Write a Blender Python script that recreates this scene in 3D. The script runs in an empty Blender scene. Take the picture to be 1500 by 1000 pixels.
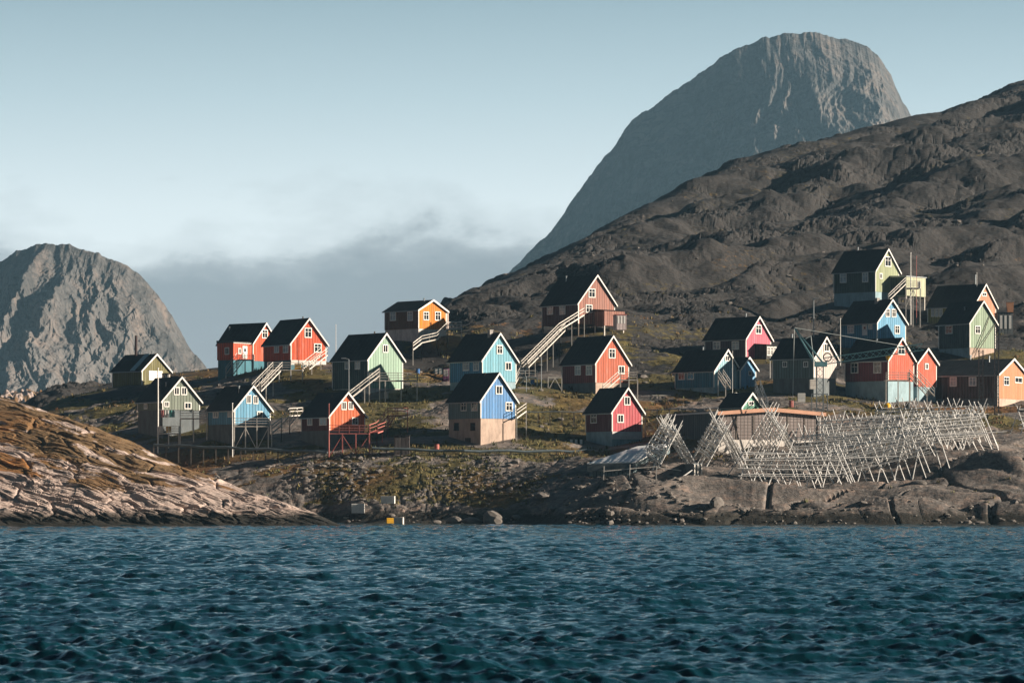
import bpy, math, random
import numpy as np
from mathutils import Matrix, Vector
random.seed(7)
F=5000.0; CX=750.0; HY=726.0; CH=3.5
SC=bpy.context.scene; COL=SC.collection
R=math.radians
SUN_EL=18.5; SUN_A=7.0      # elevation, degrees from +X towards the camera
# ------------------------------------------------------------ numpy noise
def _hash(ix,iy,seed):
    h=(ix.astype(np.int64)*374761393+iy.astype(np.int64)*668265263+seed*974711)&0xffffffff
    h=((h^(h>>13))*1274126177)&0xffffffff
    return (h^(h>>16))&0xffffffff
def gn(x,y,seed=0):
    x=np.asarray(x,dtype=np.float64); y=np.asarray(y,dtype=np.float64)
    x0=np.floor(x); y0=np.floor(y); fx=x-x0; fy=y-y0
    u=fx*fx*fx*(fx*(fx*6-15)+10); v=fy*fy*fy*(fy*(fy*6-15)+10)
    def g(dx,dy):
        a=_hash(x0+dx,y0+dy,seed)/4294967296.0*2*np.pi
        return np.cos(a)*(fx-dx)+np.sin(a)*(fy-dy)
    a=g(0,0);b=g(1,0);c=g(0,1);d=g(1,1)
    return ((a+(b-a)*u)*(1-v)+(c+(d-c)*u)*v)*1.5
def fbm(x,y,o=4,seed=0,gain=.5):
    s=0;a=1
    for i in range(o):
        s=s+a*gn(x*2**i+i*17.3,y*2**i-i*9.1,seed+i); a*=gain
    return s
def billow(x,y,o=4,seed=0,gain=.5):
    s=0;a=1
    for i in range(o):
        s=s+a*(np.abs(gn(x*2**i+i*11.7,y*2**i+i*5.3,seed+i))*2-.6); a*=gain
    return s
def worley(x,y,seed=0):
    x=np.asarray(x,dtype=np.float64); y=np.asarray(y,dtype=np.float64)
    x0=np.floor(x); y0=np.floor(y); f1=np.full(x.shape,9.0); f2=np.full(x.shape,9.0); cid=np.zeros(x.shape)
    for dx in (-1,0,1):
        for dy in (-1,0,1):
            h1=_hash(x0+dx,y0+dy,seed)/4294967296.0; h2=_hash(x0+dx,y0+dy,seed+77)/4294967296.0
            d=np.hypot(x0+dx+h1-x,y0+dy+h2-y)
            m=d<f1
            f2=np.where(m,f1,np.minimum(f2,d)); cid=np.where(m,h1*7.13%1,cid); f1=np.where(m,d,f1)
    return f1,f2,cid
def sstep(a,b,x):
    t=np.clip((x-a)/(b-a),0,1); return t*t*(3-2*t)
# ------------------------------------------------------------ pixel -> world
def W(px,py,Y): return Vector(((px-CX)/F*Y, Y, CH+(HY-py)/F*Y))
# ------------------------------------------------------------ materials
def newmat(name):
    m=bpy.data.materials.new(name); m.use_nodes=True; nt=m.node_tree; b=nt.nodes['Principled BSDF']; return m,nt,b
def N(nt,t,**k):
    n=nt.nodes.new(t)
    for a,v in k.items():
        if a in n.inputs.keys(): n.inputs[a].default_value=v
        else: setattr(n,a,v)
    return n
def ramp(nt,fac,stops,interp='LINEAR'):
    r=nt.nodes.new('ShaderNodeValToRGB'); r.color_ramp.interpolation=interp
    e=r.color_ramp.elements
    while len(e)<len(stops): e.new(.5)
    for i,(p,c) in enumerate(stops):
        e[i].position=p; e[i].color=(c,c,c,1) if not hasattr(c,'__len__') else (*c,1)
    nt.links.new(fac,r.inputs[0]); return r.outputs[0]
def mix(nt,f,a,b,mode='MIX'):
    n=nt.nodes.new('ShaderNodeMix'); n.data_type='RGBA'; n.blend_type=mode
    for s,v in ((n.inputs[0],f),(n.inputs[6],a),(n.inputs[7],b)):
        if isinstance(v,(int,float)): s.default_value=v
        elif isinstance(v,tuple): s.default_value=(*v,1) if len(v)==3 else v
        else: nt.links.new(v,s)
    return n.outputs[2]
def mth(nt,op,a,b=None,clamp=False):
    n=nt.nodes.new('ShaderNodeMath'); n.operation=op; n.use_clamp=clamp
    for i,v in enumerate((a,b)):
        if v is None: continue
        if isinstance(v,(int,float)): n.inputs[i].default_value=v
        else: nt.links.new(v,n.inputs[i])
    return n.outputs[0]
def noise(nt,vec,scale,detail=4,rough=.55,dist=0):
    n=N(nt,'ShaderNodeTexNoise'); n.inputs['Scale'].default_value=scale; n.inputs['Detail'].default_value=detail
    n.inputs['Roughness'].default_value=rough; n.inputs['Distortion'].default_value=dist
    nt.links.new(vec,n.inputs['Vector']); return n.outputs['Fac']
def mapping(nt,vec,scale=(1,1,1),rot=(0,0,0)):
    m=nt.nodes.new('ShaderNodeMapping'); m.inputs['Scale'].default_value=scale; m.inputs['Rotation'].default_value=rot
    nt.links.new(vec,m.inputs['Vector']); return m.outputs[0]
def bump(nt,h,b,strength=.5,dist=.1):
    n=nt.nodes.new('ShaderNodeBump'); n.inputs['Strength'].default_value=strength; n.inputs['Distance'].default_value=dist
    nt.links.new(h,n.inputs['Height']); nt.links.new(n.outputs[0],b.inputs['Normal'])
_cache={}
def siding(name,c,wear=.42,board=.46,rough=.75):
    """vertical boards with battens, faded and stained paint"""
    if name in _cache: return _cache[name]
    m,nt,b=newmat(name); tc=nt.nodes.new('ShaderNodeTexCoord'); v=tc.outputs['Object']
    sx=nt.nodes.new('ShaderNodeSeparateXYZ'); nt.links.new(v,sx.inputs[0])
    s=mth(nt,'ADD',sx.outputs[0],sx.outputs[1])
    k=mth(nt,'DIVIDE',s,board); fr=mth(nt,'FRACT',k); fl=mth(nt,'FLOOR',k)
    wn=nt.nodes.new('ShaderNodeTexWhiteNoise'); wn.noise_dimensions='1D'; nt.links.new(fl,wn.inputs['W'])
    n1=noise(nt,mapping(nt,v,(3.2,3.2,.35)),1.3,5,.6)
    n2=noise(nt,mapping(nt,v,(9,9,.8)),2.0,4,.6)
    pale=tuple(min(1,x*.65+.13) for x in c); dark=tuple(x*.5 for x in c)
    col=mix(nt,ramp(nt,n1,[(.42,0),(.72,wear*2.2)]),tuple(c),pale)
    col=mix(nt,mth(nt,'MULTIPLY',wn.outputs['Value'],.45),col,dark)
    col=mix(nt,ramp(nt,n2,[(.5,0),(.8,wear*1.6)]),col,(.12,.1,.085))
    gap=ramp(nt,fr,[(0,1),(.13,1),(.2,0),(.95,0),(1,1)])
    big=mth(nt,'MULTIPLY',gap,.85)
    col=mix(nt,big,col,tuple(x*.3 for x in c))
    nt.links.new(col,b.inputs['Base Color']); b.inputs['Roughness'].default_value=rough; b.inputs['Specular IOR Level'].default_value=.2
    bump(nt,mth(nt,'SUBTRACT',mth(nt,'MULTIPLY',n2,.3),gap),b,.6,.03)
    _cache[name]=m; return m
def plain(name,c,rough=.7,var=.35,scale=2.5,metal=0,bumpv=.2):
    if name in _cache: return _cache[name]
    m,nt,b=newmat(name); tc=nt.nodes.new('ShaderNodeTexCoord')
    n1=noise(nt,tc.outputs['Object'],scale,6,.62)
    col=mix(nt,ramp(nt,n1,[(.35,0),(.75,1)]),tuple(c),tuple(x*(1-var) for x in c))
    nt.links.new(col,b.inputs['Base Color']); b.inputs['Roughness'].default_value=rough; b.inputs['Metallic'].default_value=metal
    b.inputs['Specular IOR Level'].default_value=.25
    bump(nt,n1,b,bumpv,.05); _cache[name]=m; return m
def concrete(name,c):
    if name in _cache: return _cache[name]
    m,nt,b=newmat(name); tc=nt.nodes.new('ShaderNodeTexCoord'); v=tc.outputs['Object']
    a=noise(nt,mapping(nt,v,(1,1,.4)),1.2,6,.65); d=noise(nt,mapping(nt,v,(4,4,.7)),1.5,5,.6)
    col=mix(nt,ramp(nt,a,[(.35,0),(.7,1)]),tuple(c),tuple(x*.62 for x in c))
    col=mix(nt,ramp(nt,d,[(.55,0),(.8,.6)]),col,(.09,.08,.07))
    nt.links.new(col,b.inputs['Base Color']); b.inputs['Roughness'].default_value=.85; b.inputs['Specular IOR Level'].default_value=.2
    bump(nt,d,b,.3,.04); _cache[name]=m; return m
def glassmat(name,c,rough=.08):
    m,nt,b=newmat(name); tc=nt.nodes.new('ShaderNodeTexCoord')
    n=noise(nt,mapping(nt,tc.outputs['Object'],(2.5,2.5,.6)),1.5,3,.5)
    col=mix(nt,ramp(nt,n,[(.4,0),(.65,1)]),tuple(c),tuple(x*.5 for x in c))
    nt.links.new(col,b.inputs['Base Color']); b.inputs['Roughness'].default_value=rough; b.inputs['Specular IOR Level'].default_value=.6
    bump(nt,noise(nt,tc.outputs['Object'],1.2,2),b,.15,.05)
    return m
M={}
M['white']=plain('white_paint',(.74,.73,.7),.6,.22,3)
M['trim']=plain('trim_white',(.78,.76,.72),.6,.18,3)
M['felt']=plain('roof_felt',(.008,.009,.011),.93,.35,1.2)
M['felt2']=plain('roof_felt_brown',(.03,.026,.024),.93,.35,1.2)
def feltmat(name,c):
    m,nt,b=newmat(name); tc=nt.nodes.new('ShaderNodeTexCoord'); v=tc.outputs['Object']; sx=nt.nodes.new('ShaderNodeSeparateXYZ'); nt.links.new(v,sx.inputs[0])
    k=mth(nt,'DIVIDE',sx.outputs[1],1.0); fr=mth(nt,'FRACT',k); wn=nt.nodes.new('ShaderNodeTexWhiteNoise'); wn.noise_dimensions='1D'; nt.links.new(mth(nt,'FLOOR',k),wn.inputs['W'])
    n1=noise(nt,mapping(nt,v,(.5,.5,1.5)),1.6,6,.65)
    col=mix(nt,ramp(nt,n1,[(.4,0),(.75,1)]),tuple(c),tuple(x*2.6 for x in c)); col=mix(nt,mth(nt,'MULTIPLY',wn.outputs['Value'],.5),col,tuple(x*1.9 for x in c))
    seam=ramp(nt,fr,[(0,1),(.05,1),(.08,0),(1,0)]); col=mix(nt,mth(nt,'MULTIPLY',seam,.6),col,tuple(x*3.5 for x in c))
    nt.links.new(col,b.inputs['Base Color']); b.inputs['Roughness'].default_value=.8; b.inputs['Specular IOR Level'].default_value=.2; bump(nt,mth(nt,'ADD',n1,seam),b,.5,.04); return m
M['felt']=feltmat('tarred_felt',(.007,.008,.0095)); M['felt2']=feltmat('brown_felt',(.02,.017,.015))
M['wood']=plain('raw_wood',(.43,.37,.31),.8,.5,3.5)
M['woodw']=plain('pale_wood',(.66,.62,.57),.8,.35,3.5)
M['woodd']=plain('dark_wood',(.12,.1,.085),.85,.5,3)
M['redwood']=plain('red_stained_wood',(.5,.17,.15),.8,.35,3)
M['pole']=plain('silver_pole_wood',(.78,.77,.75),.8,.5,2.5)
M['fish']=plain('drying_fish',(.42,.39,.35),.8,.6,4)
M['metal']=plain('grey_metal',(.33,.36,.38),.45,.3,3,.6)
M['dmetal']=plain('dark_metal',(.06,.065,.07),.5,.4,3,.4)
M['teal']=plain('crane_teal_paint',(.16,.34,.38),.5,.35,2)
M['cream']=plain('crane_pale_steel',(.5,.55,.55),.5,.3,2)
M['glass']=glassmat('window_glass',(.018,.024,.03),.06)
M['curtain']=glassmat('window_glass_with_curtain',(.42,.5,.55),.12)
M['conc']=concrete('foundation_concrete',(.4,.37,.35))
M['concb']=concrete('foundation_blue_grey',(.3,.42,.47))
M['concd']=concrete('foundation_dark',(.15,.17,.18))
M['conct']=concrete('foundation_tan',(.5,.38,.31))
M['concw']=concrete('foundation_whitewashed',(.66,.62,.58))
M['teals']=concrete('foundation_teal',(.07,.19,.24))
M['yellow']=plain('yellow_paint',(.75,.42,.03),.5,.2,3)
M['pipe']=plain('pipe_cladding',(.16,.2,.22),.55,.35,1.5,.3)
M['stone']=plain('boulder_stone',(.19,.17,.155),.9,.55,1.1,0,.6)
# ------------------------------------------------------------ mesh builder
ROOTM={}
class MB:
    def __init__(s): s.v=[]; s.f=[]
    def quad(s,a,b,c,d):
        n=len(s.v); s.v+= [tuple(a),tuple(b),tuple(c),tuple(d)]; s.f.append((n,n+1,n+2,n+3))
    def poly(s,pts):
        n=len(s.v); s.v+=[tuple(p) for p in pts]; s.f.append(tuple(range(n,n+len(pts))))
    def hexa(s,p):   # 8 points: bottom 4, top 4
        n=len(s.v); s.v+=[tuple(q) for q in p]
        for f in ((3,2,1,0),(4,5,6,7),(0,1,5,4),(1,2,6,5),(2,3,7,6),(3,0,4,7)): s.f.append(tuple(n+i for i in f))
    def box(s,x0,x1,y0,y1,z0,z1):
        s.hexa([(x0,y0,z0),(x1,y0,z0),(x1,y1,z0),(x0,y1,z0),(x0,y0,z1),(x1,y0,z1),(x1,y1,z1),(x0,y1,z1)])
    def beam(s,a,b,w,h=None,up=Vector((0,0,1))):
        h=h or w; a=Vector(a);b=Vector(b); d=(b-a).normalized()
        if abs(d.dot(up))>.98: up=Vector((0,1,0))
        x=d.cross(up).normalized()*w/2; z=x.cross(d).normalized()*h/2
        s.hexa([a-x-z,a+x-z,b+x-z,b-x-z,a-x+z,a+x+z,b+x+z,b-x+z])
    def tube(s,a,b,r0,r1=None,n=6,cap=True):
        r1=r0 if r1 is None else r1; a=Vector(a);b=Vector(b); d=(b-a).normalized()
        up=Vector((0,0,1)) if abs(d.z)<.95 else Vector((0,1,0))
        x=d.cross(up).normalized(); y=x.cross(d); k=len(s.v)
        for c,r in ((a,r0),(b,r1)):
            for i in range(n):
                t=2*math.pi*i/n; s.v.append(tuple(c+x*math.cos(t)*r+y*math.sin(t)*r))
        for i in range(n): j=(i+1)%n; s.f.append((k+i,k+j,k+n+j,k+n+i))
        if cap: s.f.append(tuple(k+i for i in range(n))[::-1]); s.f.append(tuple(k+n+i for i in range(n)))
    def prism(s,prof,y0,y1):   # profile in xz (list), extruded along y
        n=len(prof); k=len(s.v)
        for y in (y0,y1):
            for (x,z) in prof: s.v.append((x,y,z))
        s.f.append(tuple(k+i for i in range(n))); s.f.append(tuple(k+n+i for i in range(n))[::-1])
        for i in range(n): j=(i+1)%n; s.f.append((k+j,k+i,k+n+i,k+n+j))
    def build(s,name,mat,parent=None,world=False,smooth=False):
        me=bpy.data.meshes.new(name); v=s.v
        if parent is not None and world:
            r=parent
            while r.parent: r=r.parent
            Mi=ROOTM[r.name]; v=[tuple(Mi@Vector(q)) for q in v]
        me.from_pydata(v,[],s.f); me.update()
        if smooth: me.polygons.foreach_set('use_smooth',[True]*len(me.polygons))
        o=bpy.data.objects.new(name,me); COL.objects.link(o)
        if mat is not None: me.materials.append(M[mat] if isinstance(mat,str) else mat)
        if parent is not None: o.parent=parent
        return o
def tag(o,label=None,cat=None,group=None,kind=None):
    if label: o['label']=label
    if cat: o['category']=cat
    if group: o['group']=group
    if kind: o['kind']=kind
    return o
def empty(name,loc,rz=0,label=None,cat=None,group=None):
    o=bpy.data.objects.new(name,None); COL.objects.link(o); o.location=loc; o.rotation_euler=(0,0,rz); o.empty_display_size=.3
    ROOTM[o.name]=(Matrix.Translation(Vector(loc))@Matrix.Rotation(rz,4,'Z')).inverted()
    return tag(o,label,cat,group)
def gridmesh(name,X,Y,Z,attrs=None,smooth=True,mat=None):
    nr,nc=X.shape; me=bpy.data.meshes.new(name)
    co=np.stack([X,Y,Z],-1).reshape(-1,3).astype(np.float32)
    i=np.arange((nr-1)*(nc-1)); r=i//(nc-1); c=i%(nc-1); a=r*nc+c
    q=np.stack([a,a+1,a+nc+1,a+nc],-1).astype(np.int32)
    me.vertices.add(len(co)); me.vertices.foreach_set('co',co.ravel())
    me.loops.add(q.size); me.loops.foreach_set('vertex_index',q.ravel())
    me.polygons.add(len(q)); me.polygons.foreach_set('loop_start',np.arange(0,q.size,4,dtype=np.int32))
    me.polygons.foreach_set('loop_total',np.full(len(q),4,dtype=np.int32)) if False else None
    me.update(calc_edges=True)
    me.polygons.foreach_set('use_smooth',np.full(len(q),smooth))
    for k,v in (attrs or {}).items():
        at=me.attributes.new(k,'FLOAT','POINT'); at.data.foreach_set('value',v.ravel().astype(np.float32))
    o=bpy.data.objects.new(name,me); COL.objects.link(o)
    if mat: me.materials.append(mat)
    return o
# ------------------------------------------------------------ house table (measured in photo pixels)
# cx,by : near corner at ground ; Y depth ; L,G screen widths of long side and gable ; hb base, hw wall, hr gable heights (px) ; smat long side paint, darkened on several houses to hold shade
H=[
 dict(n='barn',cx=208,by=565,Y=530,L=44,G=41,hb=0,hw=23,hr=23,mat=('olive_boards',(.16,.145,.05)),gmat=None,base='concd',
   label='olive barn with a tall dark chimney pipe, farthest left of the village',g=[],s=[],door=[(218,238,543,557,'bigdoor')]),
 dict(n='greyhouse',cx=238,by=641,Y=468,L=37,G=55,hb=41,hw=14,hr=33,mat=('grey_green_boards',(.2,.235,.19)),base='concd',
   label='grey green house with clothes on the terrace, lowest house at far left',
   g=[(254.5,263,566.5,578.5),(265.3,274,566.5,578.5),(240.5,247.7,587.6,596),(270,280.5,589,599)],s=[(211,216,591,599)]),
 dict(n='bluelow',cx=343.5,by=651,Y=458,L=40,G=53,hb=30,hw=22,hr=33,mat=('sky_blue_boards',(.14,.37,.55)),base='concd',
   label='sky blue house on a dark basement beside a white flagpole and wooden deck, lower left',
   g=[(360.8,368,578,591),(370.9,378.3,579,591.6),(376.4,384.8,602,612.7)],s=[(312,320,602.5,612),(334,340,601,611)]),
 dict(n='redback',cx=370.5,by=548,Y=518,L=51,G=36,hb=20,hw=26,hr=28.5,mat=('bright_red_boards',(.62,.085,.028)),base='teals',
   label='bright red house with a dark annex, left of the two on the ridge',
   g=[(383.5,392,482.5,495.5)],s=[]),
 dict(n='redfront',cx=426,by=541,Y=500,L=40.5,G=52,hb=14,hw=25,hr=35,mat=('bright_red_boards',(.62,.085,.028)),base='teals',
   label='bright red ridge house with a yellow box on its deck and stairs below',
   g=[(446,456.7,480,494.7),(459.9,471,503,516.3)],s=[(401.6,408.8,503.6,517),(414.8,422.5,503.6,517)]),
 dict(n='minthouse',cx=539,by=576,Y=482,L=53,G=51.5,hb=8,hw=43,hr=36.5,mat=('dark_pine_boards',(.055,.1,.1)),gmat=('mint_boards',(.34,.5,.39)),base='concw',
   label='tall mint gabled house with dark green long side behind a wooden stairway',
   g=[(560.5,568.5,504.5,516.5)],s=[(505,512.5,526.5,541),(520,528,526.5,541)]),
 dict(n='orange',cx=613,by=499,Y=528,L=50,G=41,hb=18,hw=27,hr=14.5,mat=('orange_boards',(.66,.21,.008)),smat=('orange_shaded_boards',(.16,.07,.035)),base='concw',roof='felt2',  # smat: the orange darkened to hold the long wall's shade
   label='orange gabled house with a low roof standing alone on the crest',
   g=[(620,628.3,456.3,469),(637,645.8,456.3,469.6)],s=[(571,580,456.3,470),(596.8,605,456,470)]),
 dict(n='blueupper',cx=706.5,by=575,Y=474,L=48.5,G=50,hb=17,hw=32,hr=37.5,mat=('aqua_shaded_boards',(.13,.38,.6)),gmat=('aqua_boards',(.2,.48,.6)),base='concb',  # mat: aqua turned bluer, the long side's shade in its colour
   label='pale aqua gabled house with shade-tinted long side, behind the front blue house',
   g=[(727.5,736.5,505.4,518.5),(740,749.5,530,542.5)],s=[(678,687.6,527.5,543),(693.6,702,527.5,543)]),
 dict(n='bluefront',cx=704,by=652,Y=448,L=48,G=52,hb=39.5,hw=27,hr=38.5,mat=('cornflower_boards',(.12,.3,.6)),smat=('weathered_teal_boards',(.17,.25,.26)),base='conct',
   label='cornflower blue gabled house on a tall tan basement, nearest house at centre',
   g=[(726,736,564.5,577.5),(740.4,751,588.5,602)],s=[(675,683.7,588.5,602),(690.5,700,588.5,602)],
   low=[(664,671.4,619,629.6),(688.5,695.5,619,629.6)],door=[(681,689,641,651.5,'hatch')]),
 dict(n='brownupper',cx=847,by=474,Y=520,L=54,G=54,hb=0,hw=31,hr=40,mat=('faded_red_boards',(.38,.17,.13)),smat=('faded_red_shaded_boards',(.16,.06,.055)),base='concd',stilts=1,gby=490,  # smat: faded red darkened, shade put into the side colour
   label='faded brown red house on stilts at the top of the long stairs',
   g=[(862,872,422.6,436),(857.8,867.6,446,458)],s=[(801,810,447.5,461),(819.5,828.3,447,461)]),
 dict(n='redmid',cx=872.5,by=580,Y=484,L=50,G=49,hb=20,hw=29.5,hr=38,mat=('coral_red_boards',(.54,.13,.07)),smat=('coral_red_shaded_boards',(.24,.05,.05)),base='conct',sbase='concd',  # smat: coral red with the long side's shade painted in
   label='coral red gabled house with shade-darkened side, directly behind the smallest pink one',
   g=[(891.5,901.4,510.5,524.7),(905.6,915,535.4,547.6)],s=[(842,851,535,549.5),(858.5,867.5,535,549.5)],low=[(832,838,565,571)]),
 dict(n='pinklow',cx=896.5,by=656,Y=450,L=39,G=44.5,hb=24.5,hw=29.5,hr=33,mat=('raspberry_boards',(.55,.1,.12)),smat=('raspberry_shaded_boards',(.14,.03,.04)),base='concb',  # smat: raspberry darkened to carry shade on the long side
   label='small raspberry pink house on a blue grey basement above the boat shed roof',
   g=[(914,923.3,580.4,593.5),(904,913.5,606.5,619)],s=[(865,874.4,605.6,620)],band=1),
 dict(n='pinkhigh',cx=1092.5,by=528,Y=508,L=61,G=37,hb=4,hw=29,hr=31,mat=('rose_pink_boards',(.6,.13,.19)),smat=('rose_pink_shaded_boards',(.09,.06,.085)),base='concd',  # smat: rose pink dimmed, long-side shade painted into it
   label='rose pink gabled house with a glazed dark porch, above the long blue house',
   g=[(1106.5,1115.2,475.6,489.2)],s=[(1044,1055,500,512),(1072,1082.7,499.5,512)]),
 dict(n='bluelong',cx=1046,by=577,Y=482,L=58,G=37,hb=10,hw=25,hr=29.5,mat=('petrol_blue_boards',(.05,.2,.3)),gmat=('powder_blue_boards',(.3,.52,.6)),base='concb',
   label='petrol blue house with a small second blue gable and steep steps, right of centre',
   g=[(1062,1069,520,529)],s=[(993,1003.3,543.4,556.4),(1006.3,1016.5,543.4,556)],
   wing=dict(cx=1084.5,by=573,L=24,G=23,hb=4,hw=29,hr=16,mat=('light_blue_boards',(.2,.45,.7)),g=[(1096.2,1101,543,550)],s=[(1063,1070.5,543,555)],dY=3.5)),
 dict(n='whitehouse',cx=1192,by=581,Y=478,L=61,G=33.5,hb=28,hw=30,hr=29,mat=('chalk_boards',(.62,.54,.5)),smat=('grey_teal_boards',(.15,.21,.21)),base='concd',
   label='weathered grey house with chalk white gable behind the crane',
   g=[(1206.8,1214.5,503,515)],s=[(1146,1153,529,538),(1177,1184,529,538)]),
 dict(n='greensmall',cx=1087,by=612,Y=462,L=32,G=27,hb=0,hw=17,hr=18.5,mat=('sea_green_boards',(.14,.38,.27)),base='concd',
   label='little sea green gable peeking over the warehouse roof',
   g=[(1096,1104,587,594)],s=[]),
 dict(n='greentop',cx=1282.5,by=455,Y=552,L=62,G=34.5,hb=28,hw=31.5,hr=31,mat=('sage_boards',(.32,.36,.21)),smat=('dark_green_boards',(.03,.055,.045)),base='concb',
   label='dark green house with sage gable, highest house at upper right',
   g=[(1296,1305.2,375.6,390.6),(1288,1292.5,400,408.5)],s=[(1230,1240,400,414.4),(1263,1272,399,413.5)]),
 dict(n='bluehigh',cx=1285,by=515,Y=515,L=54.5,G=42,hb=8,hw=36,hr=32,mat=('clear_blue_boards',(.16,.41,.62)),smat=('clear_blue_shaded_boards',(.08,.27,.42)),base='concb',  # smat: clear blue deepened to paint in the long side's shade
   label='clear blue house with side door, between dark green top house and dark red one',
   g=[(1297,1303.6,452,464.3),(1306,1312.7,452.5,464.7),(1310.4,1318,476.4,489)],s=[(1241,1251,476.5,488.5),(1272,1278,474.5,482.5)],door=[(1263,1270.5,475,491,'door')]),
 dict(n='darkred',cx=1301,by=592,Y=480,L=64,G=38,hb=34.5,hw=31,hr=31,mat=('tomato_red_boards',(.58,.11,.06)),smat=('tomato_red_shaded_boards',(.2,.035,.045)),base='concb',  # smat: tomato red darkened, so the sides already hold shade
   label='dark red house on a blue grey garage with a timber deck, behind the fish racks',
   g=[(1314.8,1325.5,506,519.5)],s=[(1246,1257,531,546.7),(1279.6,1291,530,546.7)],
   wing=dict(cx=1343.5,by=572,L=40,G=28.5,hb=6,hw=35,hr=20,mat=('tomato_red_boards',(.58,.11,.06)),g=[(1354.5,1360,532,541)],s=[(1323,1330,531,545)],dY=4.5)),
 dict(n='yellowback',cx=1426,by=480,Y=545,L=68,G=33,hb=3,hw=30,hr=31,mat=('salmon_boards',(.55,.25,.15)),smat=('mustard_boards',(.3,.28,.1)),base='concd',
   label='mustard sided house with salmon gable, topmost at far right',
   g=[(1438.5,1445,428,434)],s=[(1363.5,1368.5,452,464),(1369.5,1374.5,452,464),(1375.5,1380.5,452,464)]),
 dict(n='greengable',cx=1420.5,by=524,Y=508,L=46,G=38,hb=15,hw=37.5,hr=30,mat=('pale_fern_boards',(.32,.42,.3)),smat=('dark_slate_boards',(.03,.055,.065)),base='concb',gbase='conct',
   label='green striped gable house with diagonal ladders above the long brown house',
   g=[(1428,1436.2,477,489)],s=[(1384.6,1395.3,477,489)]),
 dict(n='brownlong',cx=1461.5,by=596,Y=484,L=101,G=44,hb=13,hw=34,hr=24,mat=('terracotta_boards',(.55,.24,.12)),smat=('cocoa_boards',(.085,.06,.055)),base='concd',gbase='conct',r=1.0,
   label='long cocoa brown house with terracotta gable at the right edge',
   g=[(1470,1478,551.5,564.5),(1486.5,1497.5,552,561)],s=[(1390.8,1401,552,566),(1419,1430.3,552,565.5)]),
 dict(n='redlow',cx=482.5,by=657,Y=452,L=41.5,G=52.5,hb=27,hw=21.5,hr=33,mat=('vermilion_boards',(.66,.14,.05)),smat=('vermilion_shaded_boards',(.12,.022,.025)),base='concd',  # smat: vermilion darkened, shade built into the side's colour
   label='vermilion house with a red stilted balcony, lower left of centre',
   g=[(500,507.6,588,600.3),(510,517.7,588,600),(515.5,524.7,611,622.3)],s=[(450,457.7,612,623),(468,479,611.5,623)]),
]
for h in H:
    r=h.get('r',.78); s=F/h['Y']; t=(h['cx']-CX)/F
    th=math.atan(r*h['L']/h['G'])-math.atan(t); h['th']=th; h['sc']=s
    h['W']=h['G']/(s*(math.cos(th)-t*math.sin(th))); h['Len']=h['L']/(s*(math.sin(th)+t*math.cos(th)))
    h['P']=W(h['cx'],h['by'],h['Y'])
# ------------------------------------------------------------ terrain
sky_px=np.array([-120,20,55,100,165,250,320,385,440,490,540,575,610,640,660,690,735,790,850,900,950,985,1020,1080,1120,1200,1260,1335,1380,1430,1500,1640],float)
sky_py=np.array([660,625,600,580,568,549,541,536,533,534,512,500,486,452,440,425,405,385,355,325,298,285,262,240,228,205,190,172,165,145,122,85],float)
sky_Y =np.array([520,520,530,535,545,552,548,545,540,540,545,560,590,620,640,660,690,715,740,760,775,785,795,810,820,835,845,860,870,880,900,920],float)
sh_px=np.array([-120,0,300,480,560,700,790,830,900,1100,1300,1500,1640],float)
sh_Y =np.array([430,430,432,430,424,422,418,408,404,402,401,402,402],float)
cps=[]
for h in H:
    g=h.get('gby',h['by']); cps.append((h['cx'],g,h['Y']))
    cps.append((h['cx']-h['L'],g-4+ (0),h['Y']+h['Len']*math.cos(h['th'])*.8))
    cps.append((h['cx']+h['G'],g-12,h['Y']+h['W']*math.sin(h['th'])))
for a,b,c in zip(sky_px,sky_py,sky_Y): cps.append((a,b,c))
for a,c in zip(sh_px,sh_Y): cps.append((a,HY+F*CH/c,c))
cps+=[(250,690,450),(330,690,447),(400,690,443),(470,690,440),(560,690,438),(620,675,442),(700,690,436),(780,690,434),(850,690,430),
 (400,730,436),(500,735,431),(600,735,430),(700,735,428),(780,730,424),(850,720,417),
 (960,690,424),(1060,695,421),(1160,700,420),(1260,690,422),(1350,670,426),(1440,648,432),(1500,640,434),
 (900,730,411),(1000,735,410),(1100,735,409),(1200,728,410),(1300,720,412),(1400,712,412),(1500,700,412),
 (1010,652,437),(1130,650,438),(1200,640,440),(1300,605,462),(1400,605,455),(1480,615,450),
 (600,620,462),(620,590,478),(620,545,520),(650,560,500),(790,600,468),(800,560,492),(770,500,535),(700,455,600),(760,440,620),
 (960,600,472),(950,560,490),(960,500,520),(960,440,570),(960,380,640),(1100,440,570),(1200,470,540),(1150,500,515),
 (1100,360,660),(1250,330,680),(1400,300,700),(1500,280,720),(1480,400,600),(1340,430,570),(1230,500,530),
 (110,610,500),(150,600,505),(180,590,515),(290,575,515),(310,560,525),(440,600,470),(430,570,490),(640,640,452),(800,640,452),(1480,560,500),(1345,500,535)]
C=np.array(cps,float); CXY=np.stack([(C[:,0])*.095,C[:,2]],-1)
def tpsK(a,b):
    d=np.sqrt(((a[:,None,:]-b[None])**2).sum(-1))+1e-9; return d*d*np.log(d)
n=len(C); A=np.zeros((n+3,n+3)); A[:n,:n]=tpsK(CXY,CXY)+np.eye(n)*60; A[:n,n]=1; A[:n,n+1:]=CXY; A[n,:n]=1; A[n+1:,:n]=CXY.T
TW=np.linalg.solve(A,np.concatenate([C[:,1],[0,0,0]]))
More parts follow.
